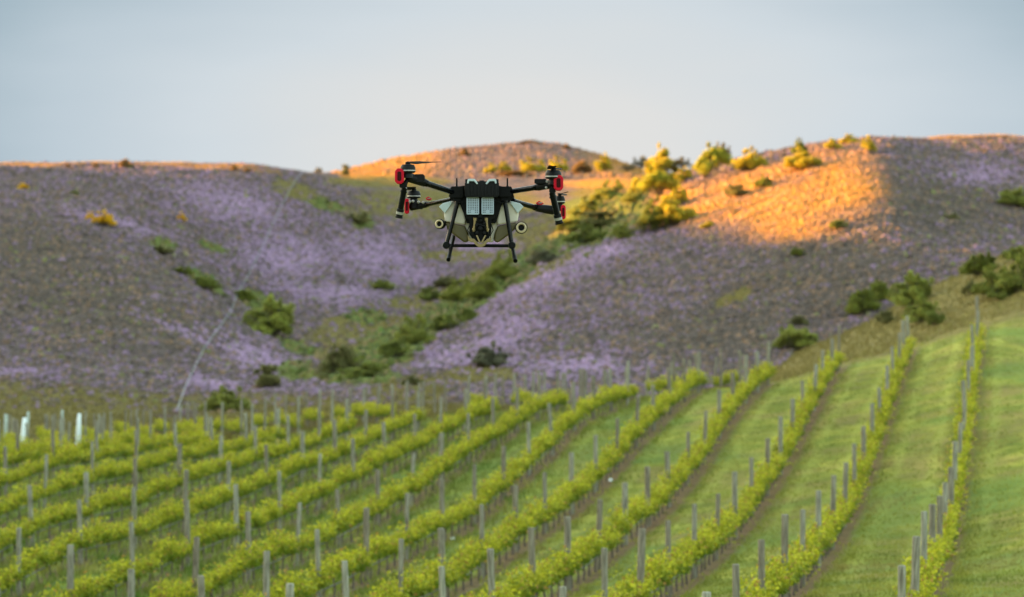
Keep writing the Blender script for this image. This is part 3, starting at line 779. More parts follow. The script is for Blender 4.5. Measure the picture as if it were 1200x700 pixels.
def post_mesh(seed, h=PH, r=.068):
    rd = random.Random(seed)
    bm = bmesh.new()
    k = 14; rings = []
    zs = [-.25, 0, .4, .9, 1.4, h - .02, h]
    lob = [rd.uniform(.93, 1.07) for _ in range(k)]
    for z in zs:
        rr = r * (1.03 - .06 * z / h) * (0.9 if z == h else 1)
        rings.append([bm.verts.new((math.cos(2*math.pi*j/k)*rr*lob[j], math.sin(2*math.pi*j/k)*rr*lob[j], z)) for j in range(k)])
    for a, b in zip(rings[:-1], rings[1:]):
        for j in range(k): bm.faces.new((a[j], a[(j+1) % k], b[(j+1) % k], b[j]))
    bm.faces.new(rings[-1])
    for f in bm.faces: f.smooth = len(f.verts) == 4
    me = bpy.data.meshes.new("post"); bm.to_mesh(me); bm.free()
    return me
def wood_mat():
    m, nt, p, out = new_mat("weathered_timber")
    N = nt.nodes; L = nt.links
    oi = N.new("ShaderNodeObjectInfo"); tc = N.new("ShaderNodeTexCoord")
    mp = N.new("ShaderNodeMapping"); mp.inputs["Scale"].default_value = (14, 14, 1.6)
    L.new(tc.outputs["Object"], mp.inputs[0])
    ad = N.new("ShaderNodeVectorMath"); ad.operation = 'ADD'; L.new(mp.outputs[0], ad.inputs[0]); L.new(oi.outputs["Location"], ad.inputs[1])
    n = N.new("ShaderNodeTexNoise"); n.inputs["Scale"].default_value = 2; n.inputs["Detail"].default_value = 6; L.new(ad.outputs[0], n.inputs["Vector"])
    r = N.new("ShaderNodeValToRGB"); e = r.color_ramp.elements
    e[0].position = .3; e[0].color = (.10, .083, .060, 1); e[1].position = .72; e[1].color = (.32, .295, .235, 1)
    L.new(n.outputs["Fac"], r.inputs[0])
    r2 = N.new("ShaderNodeValToRGB"); e = r2.color_ramp.elements
    e[0].position = 0; e[0].color = (.72, .66, .58, 1); e[1].position = 1; e[1].color = (1.05, 1.12, 1.08, 1)
    L.new(oi.outputs["Random"], r2.inputs[0])
    mx = N.new("ShaderNodeMix"); mx.data_type = 'RGBA'; mx.blend_type = 'MULTIPLY'; mx.inputs[0].default_value = 1
    L.new(r.outputs[0], mx.inputs[6]); L.new(r2.outputs[0], mx.inputs[7]); L.new(mx.outputs[2], p.inputs["Base Color"])
    p.inputs["Roughness"].default_value = .85
    b = N.new("ShaderNodeBump"); b.inputs["Strength"].default_value = .5; L.new(n.outputs["Fac"], b.inputs["Height"]); L.new(b.outputs[0], p.inputs["Normal"])
    return m
M_WOOD = wood_mat()
POSTS = [post_mesh(s) for s in range(4)]
for me in POSTS: me.materials.append(M_WOOD)

def vine_foliage(seed, n=480, half=.62):
    g = np.random.default_rng(seed)
    nsh = 17
    P, S, C = [], [], []
    for s in range(nsh):
        bx = g.uniform(-half, half); top = g.uniform(.90, 1.33); lean = g.normal(0, .10, 2)
        m = n // nsh; t = g.uniform(0, 1, m) ** .85
        z = .66 + t * (top - .66)
        x = bx + lean[0] * t + g.normal(0, .055, m) ; y = g.normal(0, .05) + lean[1] * t * 1.3 + g.normal(0, .08, m)
        P.append(np.stack([x, y, z], 1)); S.append(g.uniform(.055, .108, m) * (1.15 - .4 * t))
        yel = (.05 + 1.0 * t)[:, None] * g.uniform(.4, 1.25, (m, 1))
        c = np.array([.10, .17, .014]) * (1 - np.clip(yel, 0, 1)) + np.array([.52, .49, .030]) * np.clip(yel, 0, 1)
        red = g.uniform(size=(m, 1)) < .05 + .10 * (t[:, None] > .85)
        c = np.where(red, np.array([.36, .22, .05]), c) * g.uniform(.75, 1.2, (m, 1))
        C.append(c)
    P = np.concatenate(P); P[:, 2] = .42 + (P[:, 2] - .66) * .86
    return P, np.concatenate(S), np.concatenate(C)
def vine_wood(seed, half=.62):
    g = random.Random(seed)
    a = [(0, 0, -.05), (g.uniform(-.03, .03), g.uniform(-.03, .03), .25), (g.uniform(-.05, .05), 0, .5), (0, 0, .70)]
    t1 = tube_np(a, [.035, .026, .023, .024], 7)
    x0, y0 = 0, 0
    t2 = tube_np([(0, 0, .68), (.2, g.uniform(-.03, .03), .73), (half, 0, .72)], [.02, .017, .012], 6)
    t3 = tube_np([(0, 0, .68), (-.2, g.uniform(-.03, .03), .73), (-half, 0, .72)], [.02, .017, .012], 6)
    V_1, F_1 = join([t1, t2, t3]); V_1[:, 2] *= .66
    return V_1, F_1
NV = 8
VF = [vine_foliage(100 + s) for s in range(NV)]
VW = [vine_wood(200 + s) for s in range(NV)]
VFM, VWM = [], []
for s in range(NV):
    keep = rng; rng = np.random.default_rng(300 + s)
    Vv, Ff, cc = leaves(*VF[s]); rng = keep
    VFM.append((Vv, Ff, cc)); VWM.append(VW[s])
MF = [np_mesh("vine_foliage", a, b, M_LEAF, c) for a, b, c in VFM]
MW = [np_mesh("vine_trunk", a, b, M_BARK, smooth=True) for a, b in VWM]

rdir = Vector(((XV - CX) / F, 1, 0)).normalized()
row_az = math.atan2(rdir.y, rdir.x)
allvines = []; allposts = []
for i in range(15):
    d = D0 + DS * i
    # nearest depth at which the row is inside the frame (with a margin)
    Bs = BOFF[i] - 4
    js = []
    first = None
    k = 0
    B = Bs
    n = 0
    end = B_END[i]
    while B <= end + .35:
        X, Y = lat(i, B)
        if Y > 45:
            Z = gz(X, Y); px, pyt = proj(X, Y, Z + PH); _, pyb = proj(X, Y, Z)
            vis = -12 < px < 1212 and pyt < 706
            near = -90 < px < 1290 and pyt < 820
            if vis: n += 1
            if near: allposts.append((Y, i, n if vis else 0, X, Y, Z))
            for q in range(5):
                Bv = B + (q + .5) / 5
                if Bv > end: break
                Xv, Yv = lat(i, Bv); Zv = gz(Xv, Yv); pxv, pyv = proj(Xv, Yv, Zv + 1.2)
                if -60 < pxv < 1260 and pyv < 800:
                    visv = -5 < pxv < 1205 and pyv < 702
                    allvines.append((Yv, i, n, q + 1, Xv, Yv, Zv, visv))
        B += 1
print("posts", len(allposts), "vines", len(allvines), sum(v[7] for v in allvines))

PG = "timber posts of the vine rows"
for (_, i, n, X, Y, Z) in allposts:
    if n == 0: continue
    me = POSTS[random.randrange(4)]
    o = link("vineyard_post", me, loc=(X, Y, Z))
    o.rotation_euler = (random.gauss(0, .022), random.gauss(0, .022), random.uniform(0, 6.28)); w_ = random.uniform(.82, 1.15); o.scale = (w_, w_, random.uniform(.93, 1.05))
    if i == 0: 
        lab = f"grey timber post, {ORD[n]} from the near end of the rightmost vine row"
    else:
        lab = f"grey timber post, {ORD[n]} from near end of {ORD[i+1]} vine row from right"
    tag(o, lab, "post", PG)

# nearest 300 grapevines as things of their own, the rest as one
vis = sorted([v for v in allvines if v[7] and v[2] > 0], key=lambda v: v[0])
single = set(id(v) for v in vis[:300])
VG = "grapevines in the nearer rows"
rest = []
lab_seen = {}
for v in allvines:
    (_, i, n, q, X, Y, Z, visv) = v
    s = random.randrange(NV); rz = row_az + (math.pi if random.random() < .5 else 0); sc = random.uniform(.80, 1.17)
    # follow the slope along the row
    dz = (gz(X + rdir.x * .6, Y + rdir.y * .6) - gz(X - rdir.x * .6, Y - rdir.y * .6)) / 1.2
    if id(v) in single:
        e = empty("grapevine", (X, Y, Z), rz); e.scale = (1, 1.0, sc)
        sgn = 1 if abs(rz - row_az) < .1 else -1
        e.rotation_euler = (0, -math.atan(dz) * sgn, rz)
        link("trunk", MW[s], e); link("foliage", MF[s], e)
        rw = "the rightmost vine row" if i == 0 else f"{ORD[i+1]} vine row from right"
        if n == 0: lab = f"leafy green grapevine, {ORD[q]} before the nearest post of {rw}"
        else: lab = f"leafy green grapevine, {ORD[q]} after {ORD[n]} post of {rw}"
        tag(e, lab, "grapevine", VG)
    else:
        rest.append((s, rz, sc, X, Y, Z, dz * (1 if abs(rz - row_az) < .1 else -1)))
def stamp(src, items, hasC):
    Vs, Fs, Cs, o = [], [], [], 0
    for (s, rz, sc, X, Y, Z, dz) in items:
        A = src[s]; v = A[0].copy(); v[:, 2] *= sc
        v[:, 2] += v[:, 0] * dz
        c, sn = math.cos(rz), math.sin(rz)
        w = np.stack([v[:, 0]*c - v[:, 1]*sn + X, v[:, 0]*sn + v[:, 1]*c + Y, v[:, 2] + Z], 1)
        Vs.append(w); Fs.append(A[1] + o); o += len(v)
        if hasC: Cs.append(A[2])
    return np.concatenate(Vs), np.concatenate(Fs), (np.concatenate(Cs) if hasC else None)

# second block beyond the crest: rows running down to the right
far_posts = []
F2 = []
nrow2 = 17
for r in range(nrow2):
    px0 = 20 + r * 55
    x0, y0 = (px0 - CX) / F * 147, 147.0
    ddx, ddy = -.17, 1.0
    nn = 0
    for k in range(6):
        X = x0 + ddx * k * 5.0; Y = y0 + ddy * k * 5.0
        px, _ = proj(X, Y, 0)
        if px > 955 or px < -40: continue
        Z = gz(X, Y); nn += 1
        if random.random() < .25: nn -= 1; continue
        far_posts.append((r, nn, X, Y, Z))
        if random.random() < (.15 if r < 5 else .4 if r < 9 else .8): continue
        for q in range(4):
            Xv = X + ddx * (q + .5) * 1.25; Yv = Y + ddy * (q + .5) * 1.25
            rest.append((random.randrange(NV), math.atan2(ddy, ddx), random.uniform(.85, 1.1), Xv, Yv, gz(Xv, Yv), 0))
budget = 300 - sum(1 for p in allposts if p[2] > 0)
print("far posts", len(far_posts), "budget", budget)
far_posts.sort(key=lambda p: p[3])
extra = []
for c, (r, nn, X, Y, Z) in enumerate(far_posts):
    if c < budget:
        o = link("vineyard_post", POSTS[random.randrange(4)], loc=(X, Y, Z)); o.scale = (.85, .85, random.uniform(.95, 1.05))
        o.rotation_euler = (random.gauss(0, .02), random.gauss(0, .02), random.uniform(0, 6))
        tag(o, f"thin grey post beyond the crest, {ORD[nn]} in {ORD[r+1]} far row from left", "post", "timber posts of the far vineyard block")
    else: extra.append((0, 0, 1, X, Y, Z, 0))
a, b, c = stamp(VFM, rest, True)
ro = link("grapevines", np_mesh("grapevines", a, b, M_LEAF, c))
tag(ro, "more distant grapevines merging into green hedges along the rows", "grapevines", kind="stuff")
a, b, _ = stamp([(w[0], w[1]) for w in VWM], rest, False)
wo_ = link("trunks", np_mesh("vine_trunks", a, b, M_BARK, smooth=True), parent=ro)
tag(wo_, kind="stuff")
if extra:
    pv, pf = tube_np([(0, 0, -.1), (0, 0, 1.9)], [.055, .05], 8)
    a, b, _ = stamp([(pv, pf)], extra, False)
    o = link("distant_posts", np_mesh("distant_posts", a, b, M_WOOD)); tag(o, "farthest thin grey posts beyond the vineyard crest", "posts", kind="stuff")

# irrigation hose and fruiting wire of every row
for i in range(15):
    Bn = max(BOFF[i] - 2.2, 8.3)
    for (nm, h, r, mat, cat, lb) in (("irrigation_hose", .34, .018, M_HOSE, "hose", "thin dark irrigation hose strung under the vines of the "),
                                     ("trellis_wire", 1.15, .0022, None, "wire", "thin steel wire strung above the vines of the ")):
        P3 = []
        B = Bn
        while B <= B_END[i] + .01:
            X, Y = lat(i, B)
            if X / Y > -.17: P3.append((X, Y, gz(X, Y) + h - (.03 * math.sin((B - BOFF[i]) * math.pi) ** 2)))
            B += .25
        if len(P3) < 3: continue
        if mat is None: mat = bpy.data.materials.get("galvanised_wire") or solid("galvanised_wire", (.10, .10, .10), .6, .3)
        Vh, Fh = tube_np(P3, [r] * len(P3), 5)
        o = link(nm, np_mesh(nm, Vh, Fh, mat, smooth=True))
        tag(o, lb + ROWN[i], cat, cat + "s of the vine rows" if cat == "wire" else "hoses of the vine rows")

# pale painted end stakes by the grass track at the left edge
M_WHITE = solid("white_painted_stake", (.62, .68, .68), .55, var=.1, scale=8)
M_PALE = solid("pale_treated_timber", (.33, .38, .33), .8, var=.25, scale=8)
def stake(pxb, pyb, pxt, pyt, r0, r1, mat, label):
    X, Y, Z = place(pxb, pyb, 100)
    Xt = (pxt - CX) / F * Y; Zt = (CY - pyt) / F * Y
    V1, F1 = tube_np([(0, 0, -.15), ((Xt-X)*.5, 0, (Zt-Z)*.5), (Xt - X, 0, Zt - Z), ((Xt - X)*1.0, 0, (Zt - Z) + .02)], [r0, (r0+r1)/2, r1, r1 * .3], 12)
    o = link("end_stake", np_mesh("end_stake", V1, F1, mat, smooth=True), loc=(X, Y, Z))
    tag(o, label, "stake", "pale stakes at the left end of the vineyard")
stake(25, 540, 29, 490, .15, .09, M_WHITE, "leaning white stake, left one of the two thick white ones")
stake(91, 531, 93, 485, .15, .08, M_WHITE, "leaning white stake, right one of the two thick white ones")
stake(30.5, 538, 33, 483, .07, .06, M_PALE, "thin pale stake touching the left thick white stake on its right")
stake(71, 531, 73, 481, .07, .06, M_PALE, "thin pale stake standing between the two thick white stakes")
stake(6, 530, 7, 486, .10, .09, M_PALE, "pale greenish post at the left edge of the photo")

def stone(px, py, label):
    X, Y, Z = place(px, py, 60)
    Vs_, Fs_, Cs_ = domes(np.array([X]), np.array([Y]), np.array([.085]), np.array([.10]), np.array([[.6, .6, .58]]))
    Vs_ -= np.array([X, Y, Z])
    o = link("pale_stone", np_mesh("pale_stone", Vs_, Fs_, M_WHITE), loc=(X, Y, Z)); tag(o, label, "stone", "pale stones in the alleys")
stone(531, 633, "small white stone in the grass alley, the lower left one of two")
stone(715, 564, "small white stone in the grass alley, the upper right one of two")

#DRONE
# ------------------------------------------------------------------ the drone
def m_solid(*a, **k): return solid(*a, **k)
K_CARBON = m_solid("carbon_black", (.0015, .002, .003), .24, coat=.0)
K_BLACK = m_solid("matt_black_plastic", (.0022, .0022, .0026), .55)
K_DARK = m_solid("dark_grey_cast", (.0065, .0065, .0075), .5, .0)
K_RED = m_solid("red_plastic", (.42, .004, .018), .5, var=.08)
K_GREY = m_solid("pale_grey_plate", (.29, .35, .43), .5, .0, var=.06)
K_WHITE = m_solid("cream_tank_plastic", (.55, .50, .43), .45, var=.08, scale=6)
K_OLIVE = m_solid("bronze_tank_underside", (.085, .065, .02), .5, var=.15, scale=8)
K_BLUE = m_solid("pale_blue_plastic", (.37, .43, .46), .45, var=.08)
K_RING = m_solid('pale_brass_ring', (.40, .32, .20), .4, .2)
K_BRASS = m_solid("brass_fitting", (.20, .145, .065), .4, .5)
K_METAL = m_solid("bright_metal", (.30, .29, .28), .4, .5)
K_BLADE = m_solid('blade_composite', (.012, .011, .010), .8)
K_BLADE.node_tree.nodes['Principled BSDF'].inputs['Specular IOR Level'].default_value = .05
K_LENS = m_solid("dark_red_lens", (.03, .001, .002), .3)
K_CLEAR = m_solid("clear_white_lens", (.22, .2, .2), .3)
for m_ in (K_BLACK, K_DARK, K_RED, K_LENS): m_.node_tree.nodes["Principled BSDF"].inputs["Specular IOR Level"].default_value = .12
K_CARBON.node_tree.nodes["Principled BSDF"].inputs["Specular IOR Level"].default_value = .14
DY = 30.0
SC = DY / F
def P(px, py, dy=0.0):
    """drone-local point from where it sits in the drone's front outline, dy metres further away"""
    k = (DY + dy) / DY
    return Vector(((px - CX) * SC * k - (564 - CX) * SC, dy, (CY - py) * SC * k - (CY - 240) * SC))
dr = empty("drone", ((564 - CX) * SC, DY, (CY - 240) * SC))
tag(dr, "black four armed spraying drone with red motor caps hovering above the vineyard", "drone")
def mk(name, bm, mat, parent=dr, bevel=0.0, smooth=True):
    bmesh.ops.recalc_face_normals(bm, faces=bm.faces)
    me = bpy.data.meshes.new(name); bm.to_mesh(me); bm.free()
    mats = mat if isinstance(mat, (list, tuple)) else [mat]
    for x in mats: me.materials.append(x)
    if smooth:
        me.polygons.foreach_set("use_smooth", [True] * len(me.polygons))
    o = link(name, me, parent)
    if bevel > 0:
        b = o.modifiers.new("b", 'BEVEL'); b.width = bevel; b.segments = 2 if bevel < .01 else 4; b.limit_method = 'ANGLE'; b.angle_limit = math.radians(35)
    if smooth:
        try:
            me.set_sharp_from_angle(angle=math.radians(40))
        except Exception: pass
    return o
def prism(bm, pts, y0, y1, taper=1.0, mi=0):
    """outline pts [(px,py)] extruded in depth from y0 to y1"""
    c = sum((P(x, y) for x, y in pts), Vector()) / len(pts)
    a = [bm.verts.new(P(x, y) + Vector((0, y0, 0))) for x, y in pts]
    b = [bm.verts.new(c + (P(x, y) - c) * taper + Vector((0, y1, 0))) for x, y in pts]
    n = len(pts); fs = [bm.faces.new(a), bm.faces.new(b[::-1])]
    for i in range(n): fs.append(bm.faces.new((a[i], b[i], b[(i+1) % n], a[(i+1) % n])))
    for f in fs: f.material_index = mi
def rect(bm, x0, y0, x1, y1, d0, d1, taper=1.0, mi=0, ch=0):
    if ch: pts = [(x0+ch, y0), (x1-ch, y0), (x1, y0+ch), (x1, y1-ch), (x1-ch, y1), (x0+ch, y1), (x0, y1-ch), (x0, y0+ch)]
    else: pts = [(x0, y0), (x1, y0), (x1, y1), (x0, y1)]
    prism(bm, pts, d0, d1, taper, mi)
def tube(bm, a, b, r0, r1=None, k=16, mi=0, cap=True):
    r1 = r0 if r1 is None else r1
    d = (b - a).normalized()
    up = Vector((0, 0, 1)) if abs(d.z) < .9 else Vector((0, 1, 0))
    u = d.cross(up).normalized(); v = d.cross(u)
    A = [bm.verts.new(a + r0*(math.cos(2*math.pi*j/k)*u + math.sin(2*math.pi*j/k)*v)) for j in range(k)]
    B = [bm.verts.new(b + r1*(math.cos(2*math.pi*j/k)*u + math.sin(2*math.pi*j/k)*v)) for j in range(k)]
    for j in range(k):
        f = bm.faces.new((A[j], A[(j+1) % k], B[(j+1) % k], B[j])); f.material_index = mi
    if cap:
        for q in (A, B[::-1]):
            f = bm.faces.new(q); f.material_index = mi
def lathe(bm, c, axis, prof, k=28, mi=0):
    """prof [(radius, along axis)]"""
    d = axis.normalized(); up = Vector((0, 0, 1)) if abs(d.z) < .9 else Vector((0, 1, 0))
    u = d.cross(up).normalized(); v = d.cross(u); rings = []
    for r, h in prof:
        if r < 1e-5: rings.append([bm.verts.new(c + d*h)])
        else: rings.append([bm.verts.new(c + d*h + r*(math.cos(2*math.pi*j/k)*u + math.sin(2*math.pi*j/k)*v)) for j in range(k)])
    for A, B in zip(rings[:-1], rings[1:]):
        for j in range(k):
            if len(A) == 1 and len(B) == 1: continue
            if len(A) == 1: f = bm.faces.new((A[0], B[(j+1) % k], B[j]))
            elif len(B) == 1: f = bm.faces.new((A[j], A[(j+1) % k], B[0]))
            else: f = bm.faces.new((A[j], A[(j+1) % k], B[(j+1) % k], B[j]))
            f.material_index = mi
BM = bmesh.new
def mirror_px(x): return 2 * 564.1 - x     # the airframe is symmetric about this column

# central frame
b = BM()
prism(b, [(543,218),(585,218),(600,222),(603,232),(597,236),(590,234),(585,250),(581,262),(547,262),(543,250),(537,234),(530,236),(526,230),(529,220)], -.06, .30, .92)
rect(b, 528, 219, 543.5, 232.5, -.10, .10, ch=1.5); rect(b, 584.5, 219, 600, 231.5, -.10, .10, ch=1.5)
rect(b, 531, 231, 541, 237, -.08, .06, ch=1); rect(b, 587, 230.5, 598, 237, -.08, .06, ch=1)
fr_ = mk("frame", b, K_BLACK, bevel=.004)
# battery on top, with its two pale handles
b = BM(); rect(b, 545, 213.5, 584.8, 232, -.20, .12, ch=2)
rect(b, 545.5, 211, 549.5, 214, -.18, .08); rect(b, 580, 211, 584.3, 214, -.18, .08); rect(b, 562, 215, 567.5, 214.9 - 2.6, -.18, .08)
for k in range(9): rect(b, 547.5 + k*4.1, 217, 550 + k*4.1, 230.5, -.206, -.199)
bat = mk("battery", b, K_DARK, bevel=.004)
for sg in (-1, 1):
    def HX(x): return x if sg < 0 else 1129.8 - x
    b = BM(); prism(b, [(HX(548.3),211.6),(HX(549.5),210.8),(HX(556.6),210.8),(HX(560.6),216.2),(HX(559.2),217.2),(HX(555.6),213.4),(HX(550.3),213.4),(HX(549.3),216.3),(HX(547.6),216.0)], -.216, -.17, .95)
    mk("handle", b, K_BLUE, bat, bevel=.002)
# perforated cooling plates
for (x0, x1) in ((547, 561.6), (564.4, 578.8)):
    b = BM(); rect(b, x0, 231.8, x1, 252.2, -.165, -.14, ch=1)
    pl = mk("perforated_plate", b, K_GREY, bevel=.003)
    b = BM()
    for r in range(9):
        for c in range(6):
            if (c in (2, 3)) and r > 6: continue
            X_ = x0 + 2.1 + c * (x1 - x0 - 4.2) / 5; Y_ = 234 + r * 1.95
            lathe(b, P(X_, Y_) + Vector((0, -.1665, 0)), Vector((0, -1, 0)), [(.0044, 0), (.0044, .0012), (0, .0012)], 8)
    mk("vent_holes", b, K_BLACK, pl)
# black cradle below the plates
b = BM()
prism(b, [(546,250),(551,250),(551.5,253),(559,253),(560,249.5),(566,249.5),(567,253),(574,253),(575,250),(580,250),(580,256),(576,258),(576,272),(573,280),(566,284),(560,284),(553,280),(550,272),(550,258),(546,256)], -.12, .10, .9)
rect(b, 560, 234, 566, 256, -.15, -.10, ch=.6)
mk("cradle", b, K_BLACK, bevel=.004)
for s in (-1, 1):
    b = BM()
    tube(b, P(563.3 + s*6.5, 256.5, -.15), P(563.3 + s*8.3, 271.5, -.15), .011, .009, 10)
    tube(b, P(563.3 + s*6.5, 255.5, -.15), P(563.3 + s*6.6, 258.5, -.15), .015, .015, 10)
    tube(b, P(563.3 + s*8.0, 268, -.15), P(563.3 + s*8.3, 270, -.15), .014, .014, 10)
    mk("brass_tube", b, K_BRASS)
b = BM()
for (x, y, r_) in ((558, 264, .018), (568, 262, .016), (563, 268, .022), (559, 273, .016), (568, 273, .016), (563.5, 259, .012)):
    lathe(b, P(x, y, -.12), Vector((0, -1, 0)), [(r_, 0), (r_, .03), (r_*.6, .04), (0, .04)], 14)
tube(b, P(556, 262, -.15), P(571, 266, -.15), .006, k=8); tube(b, P(554, 275, -.14), P(560, 262, -.15), .006, k=8); tube(b, P(573, 275, -.14), P(566, 262, -.15), .006, k=8)
mk("pump", b, K_DARK)
# bronze chin bumper
b = BM()
prism(b, [(548,276),(551,279.5),(556,280.5),(559,284),(561,286.2),(565.5,286.2),(568,284),(571,280.5),(575,279.5),(576,276),(575.5,283),(571,284.5),(568.5,288.5),(565,290.5),(561,290.5),(558,288),(555,284.5),(549,283)], -.19, -.10, .9)
tube(b, P(558.5, 276, -.18), P(562.6, 285, -.19), .008, .009, 8); tube(b, P(569, 276, -.18), P(564.4, 285, -.19), .008, .009, 8)
mk("chin_bumper", b, K_BRASS, bevel=.003)
# tank: cream upper flanks, bronze underside, pale blue fillers
def tank_half(s):
    def X(x): return x if s < 0 else mirror_px(x)
    b = BM()
    prism(b, [(X(519.5),240),(X(529),236),(X(543),240),(X(546),258),(X(545),264),(X(521.5),260),(X(520.3),252)], -.02, .42, .8)
    prism(b, [(X(524),236.8),(X(532),235),(X(544),236),(X(545),241),(X(527),241)], .02, .40, .85)
    mk("tank_flank", b, K_WHITE, bevel=.022)
    b = BM()
    prism(b, [(X(521.8),260.6),(X(545),264.6),(X(549),274),(X(549.5),283.5),(X(544),284.5),(X(532),275.5),(X(524),268.5)], -.01, .38, .8)
    mk("tank_underside", b, K_OLIVE, bevel=.018)
    b = BM()
    prism(b, [(X(514.5),242.5),(X(519),238.5),(X(529),236),(X(530),238.5),(X(521.5),250.5)], -.05, .12, .9)
    mk("filler_neck", b, K_BLUE, bevel=.005)
tank_half(-1); tank_half(1)
b = BM(); prism(b, [(545,240),(583,240),(584,262),(578,284),(550,284),(544,262)], .02, .36, .8); mk("tank", b, K_WHITE, bevel=.01)
# round nozzle housings at the sides
for (x, y, r_, tilt) in ((514.8, 262.6, 6.0, -.35), (610.9, 267.0, 7.2, .05)):
    b = BM(); ax = Vector((tilt, -1, .05))
    lathe(b, P(x, y, -.05), ax, [(.5*r_*SC, -.10), (.9*r_*SC, -.06), (r_*SC, -.01), (r_*SC, .0), (.80*r_*SC, .004)])
    ho = mk("spray_housing", b, K_BLACK)
    b = BM(); lathe(b, P(x, y, -.05), ax, [(.84*r_*SC, .0), (.86*r_*SC, .008), (.66*r_*SC, .012), (.52*r_*SC, .006), (.5*r_*SC, -.006)])
    mk("ring", b, K_RING, ho)
    b = BM(); lathe(b, P(x, y, -.05), ax, [(.52*r_*SC, -.004), (.42*r_*SC, -.012), (0, -.012)])
    mk("nozzle", b, K_BLACK, ho)
    b = BM(); sx = 1 if x < 564 else -1
    tube(b, P(x + sx*4, y - 1, .02), P(x + sx*14, y - 3, .08), .016, k=10); mk("bracket", b, K_BLACK, ho)
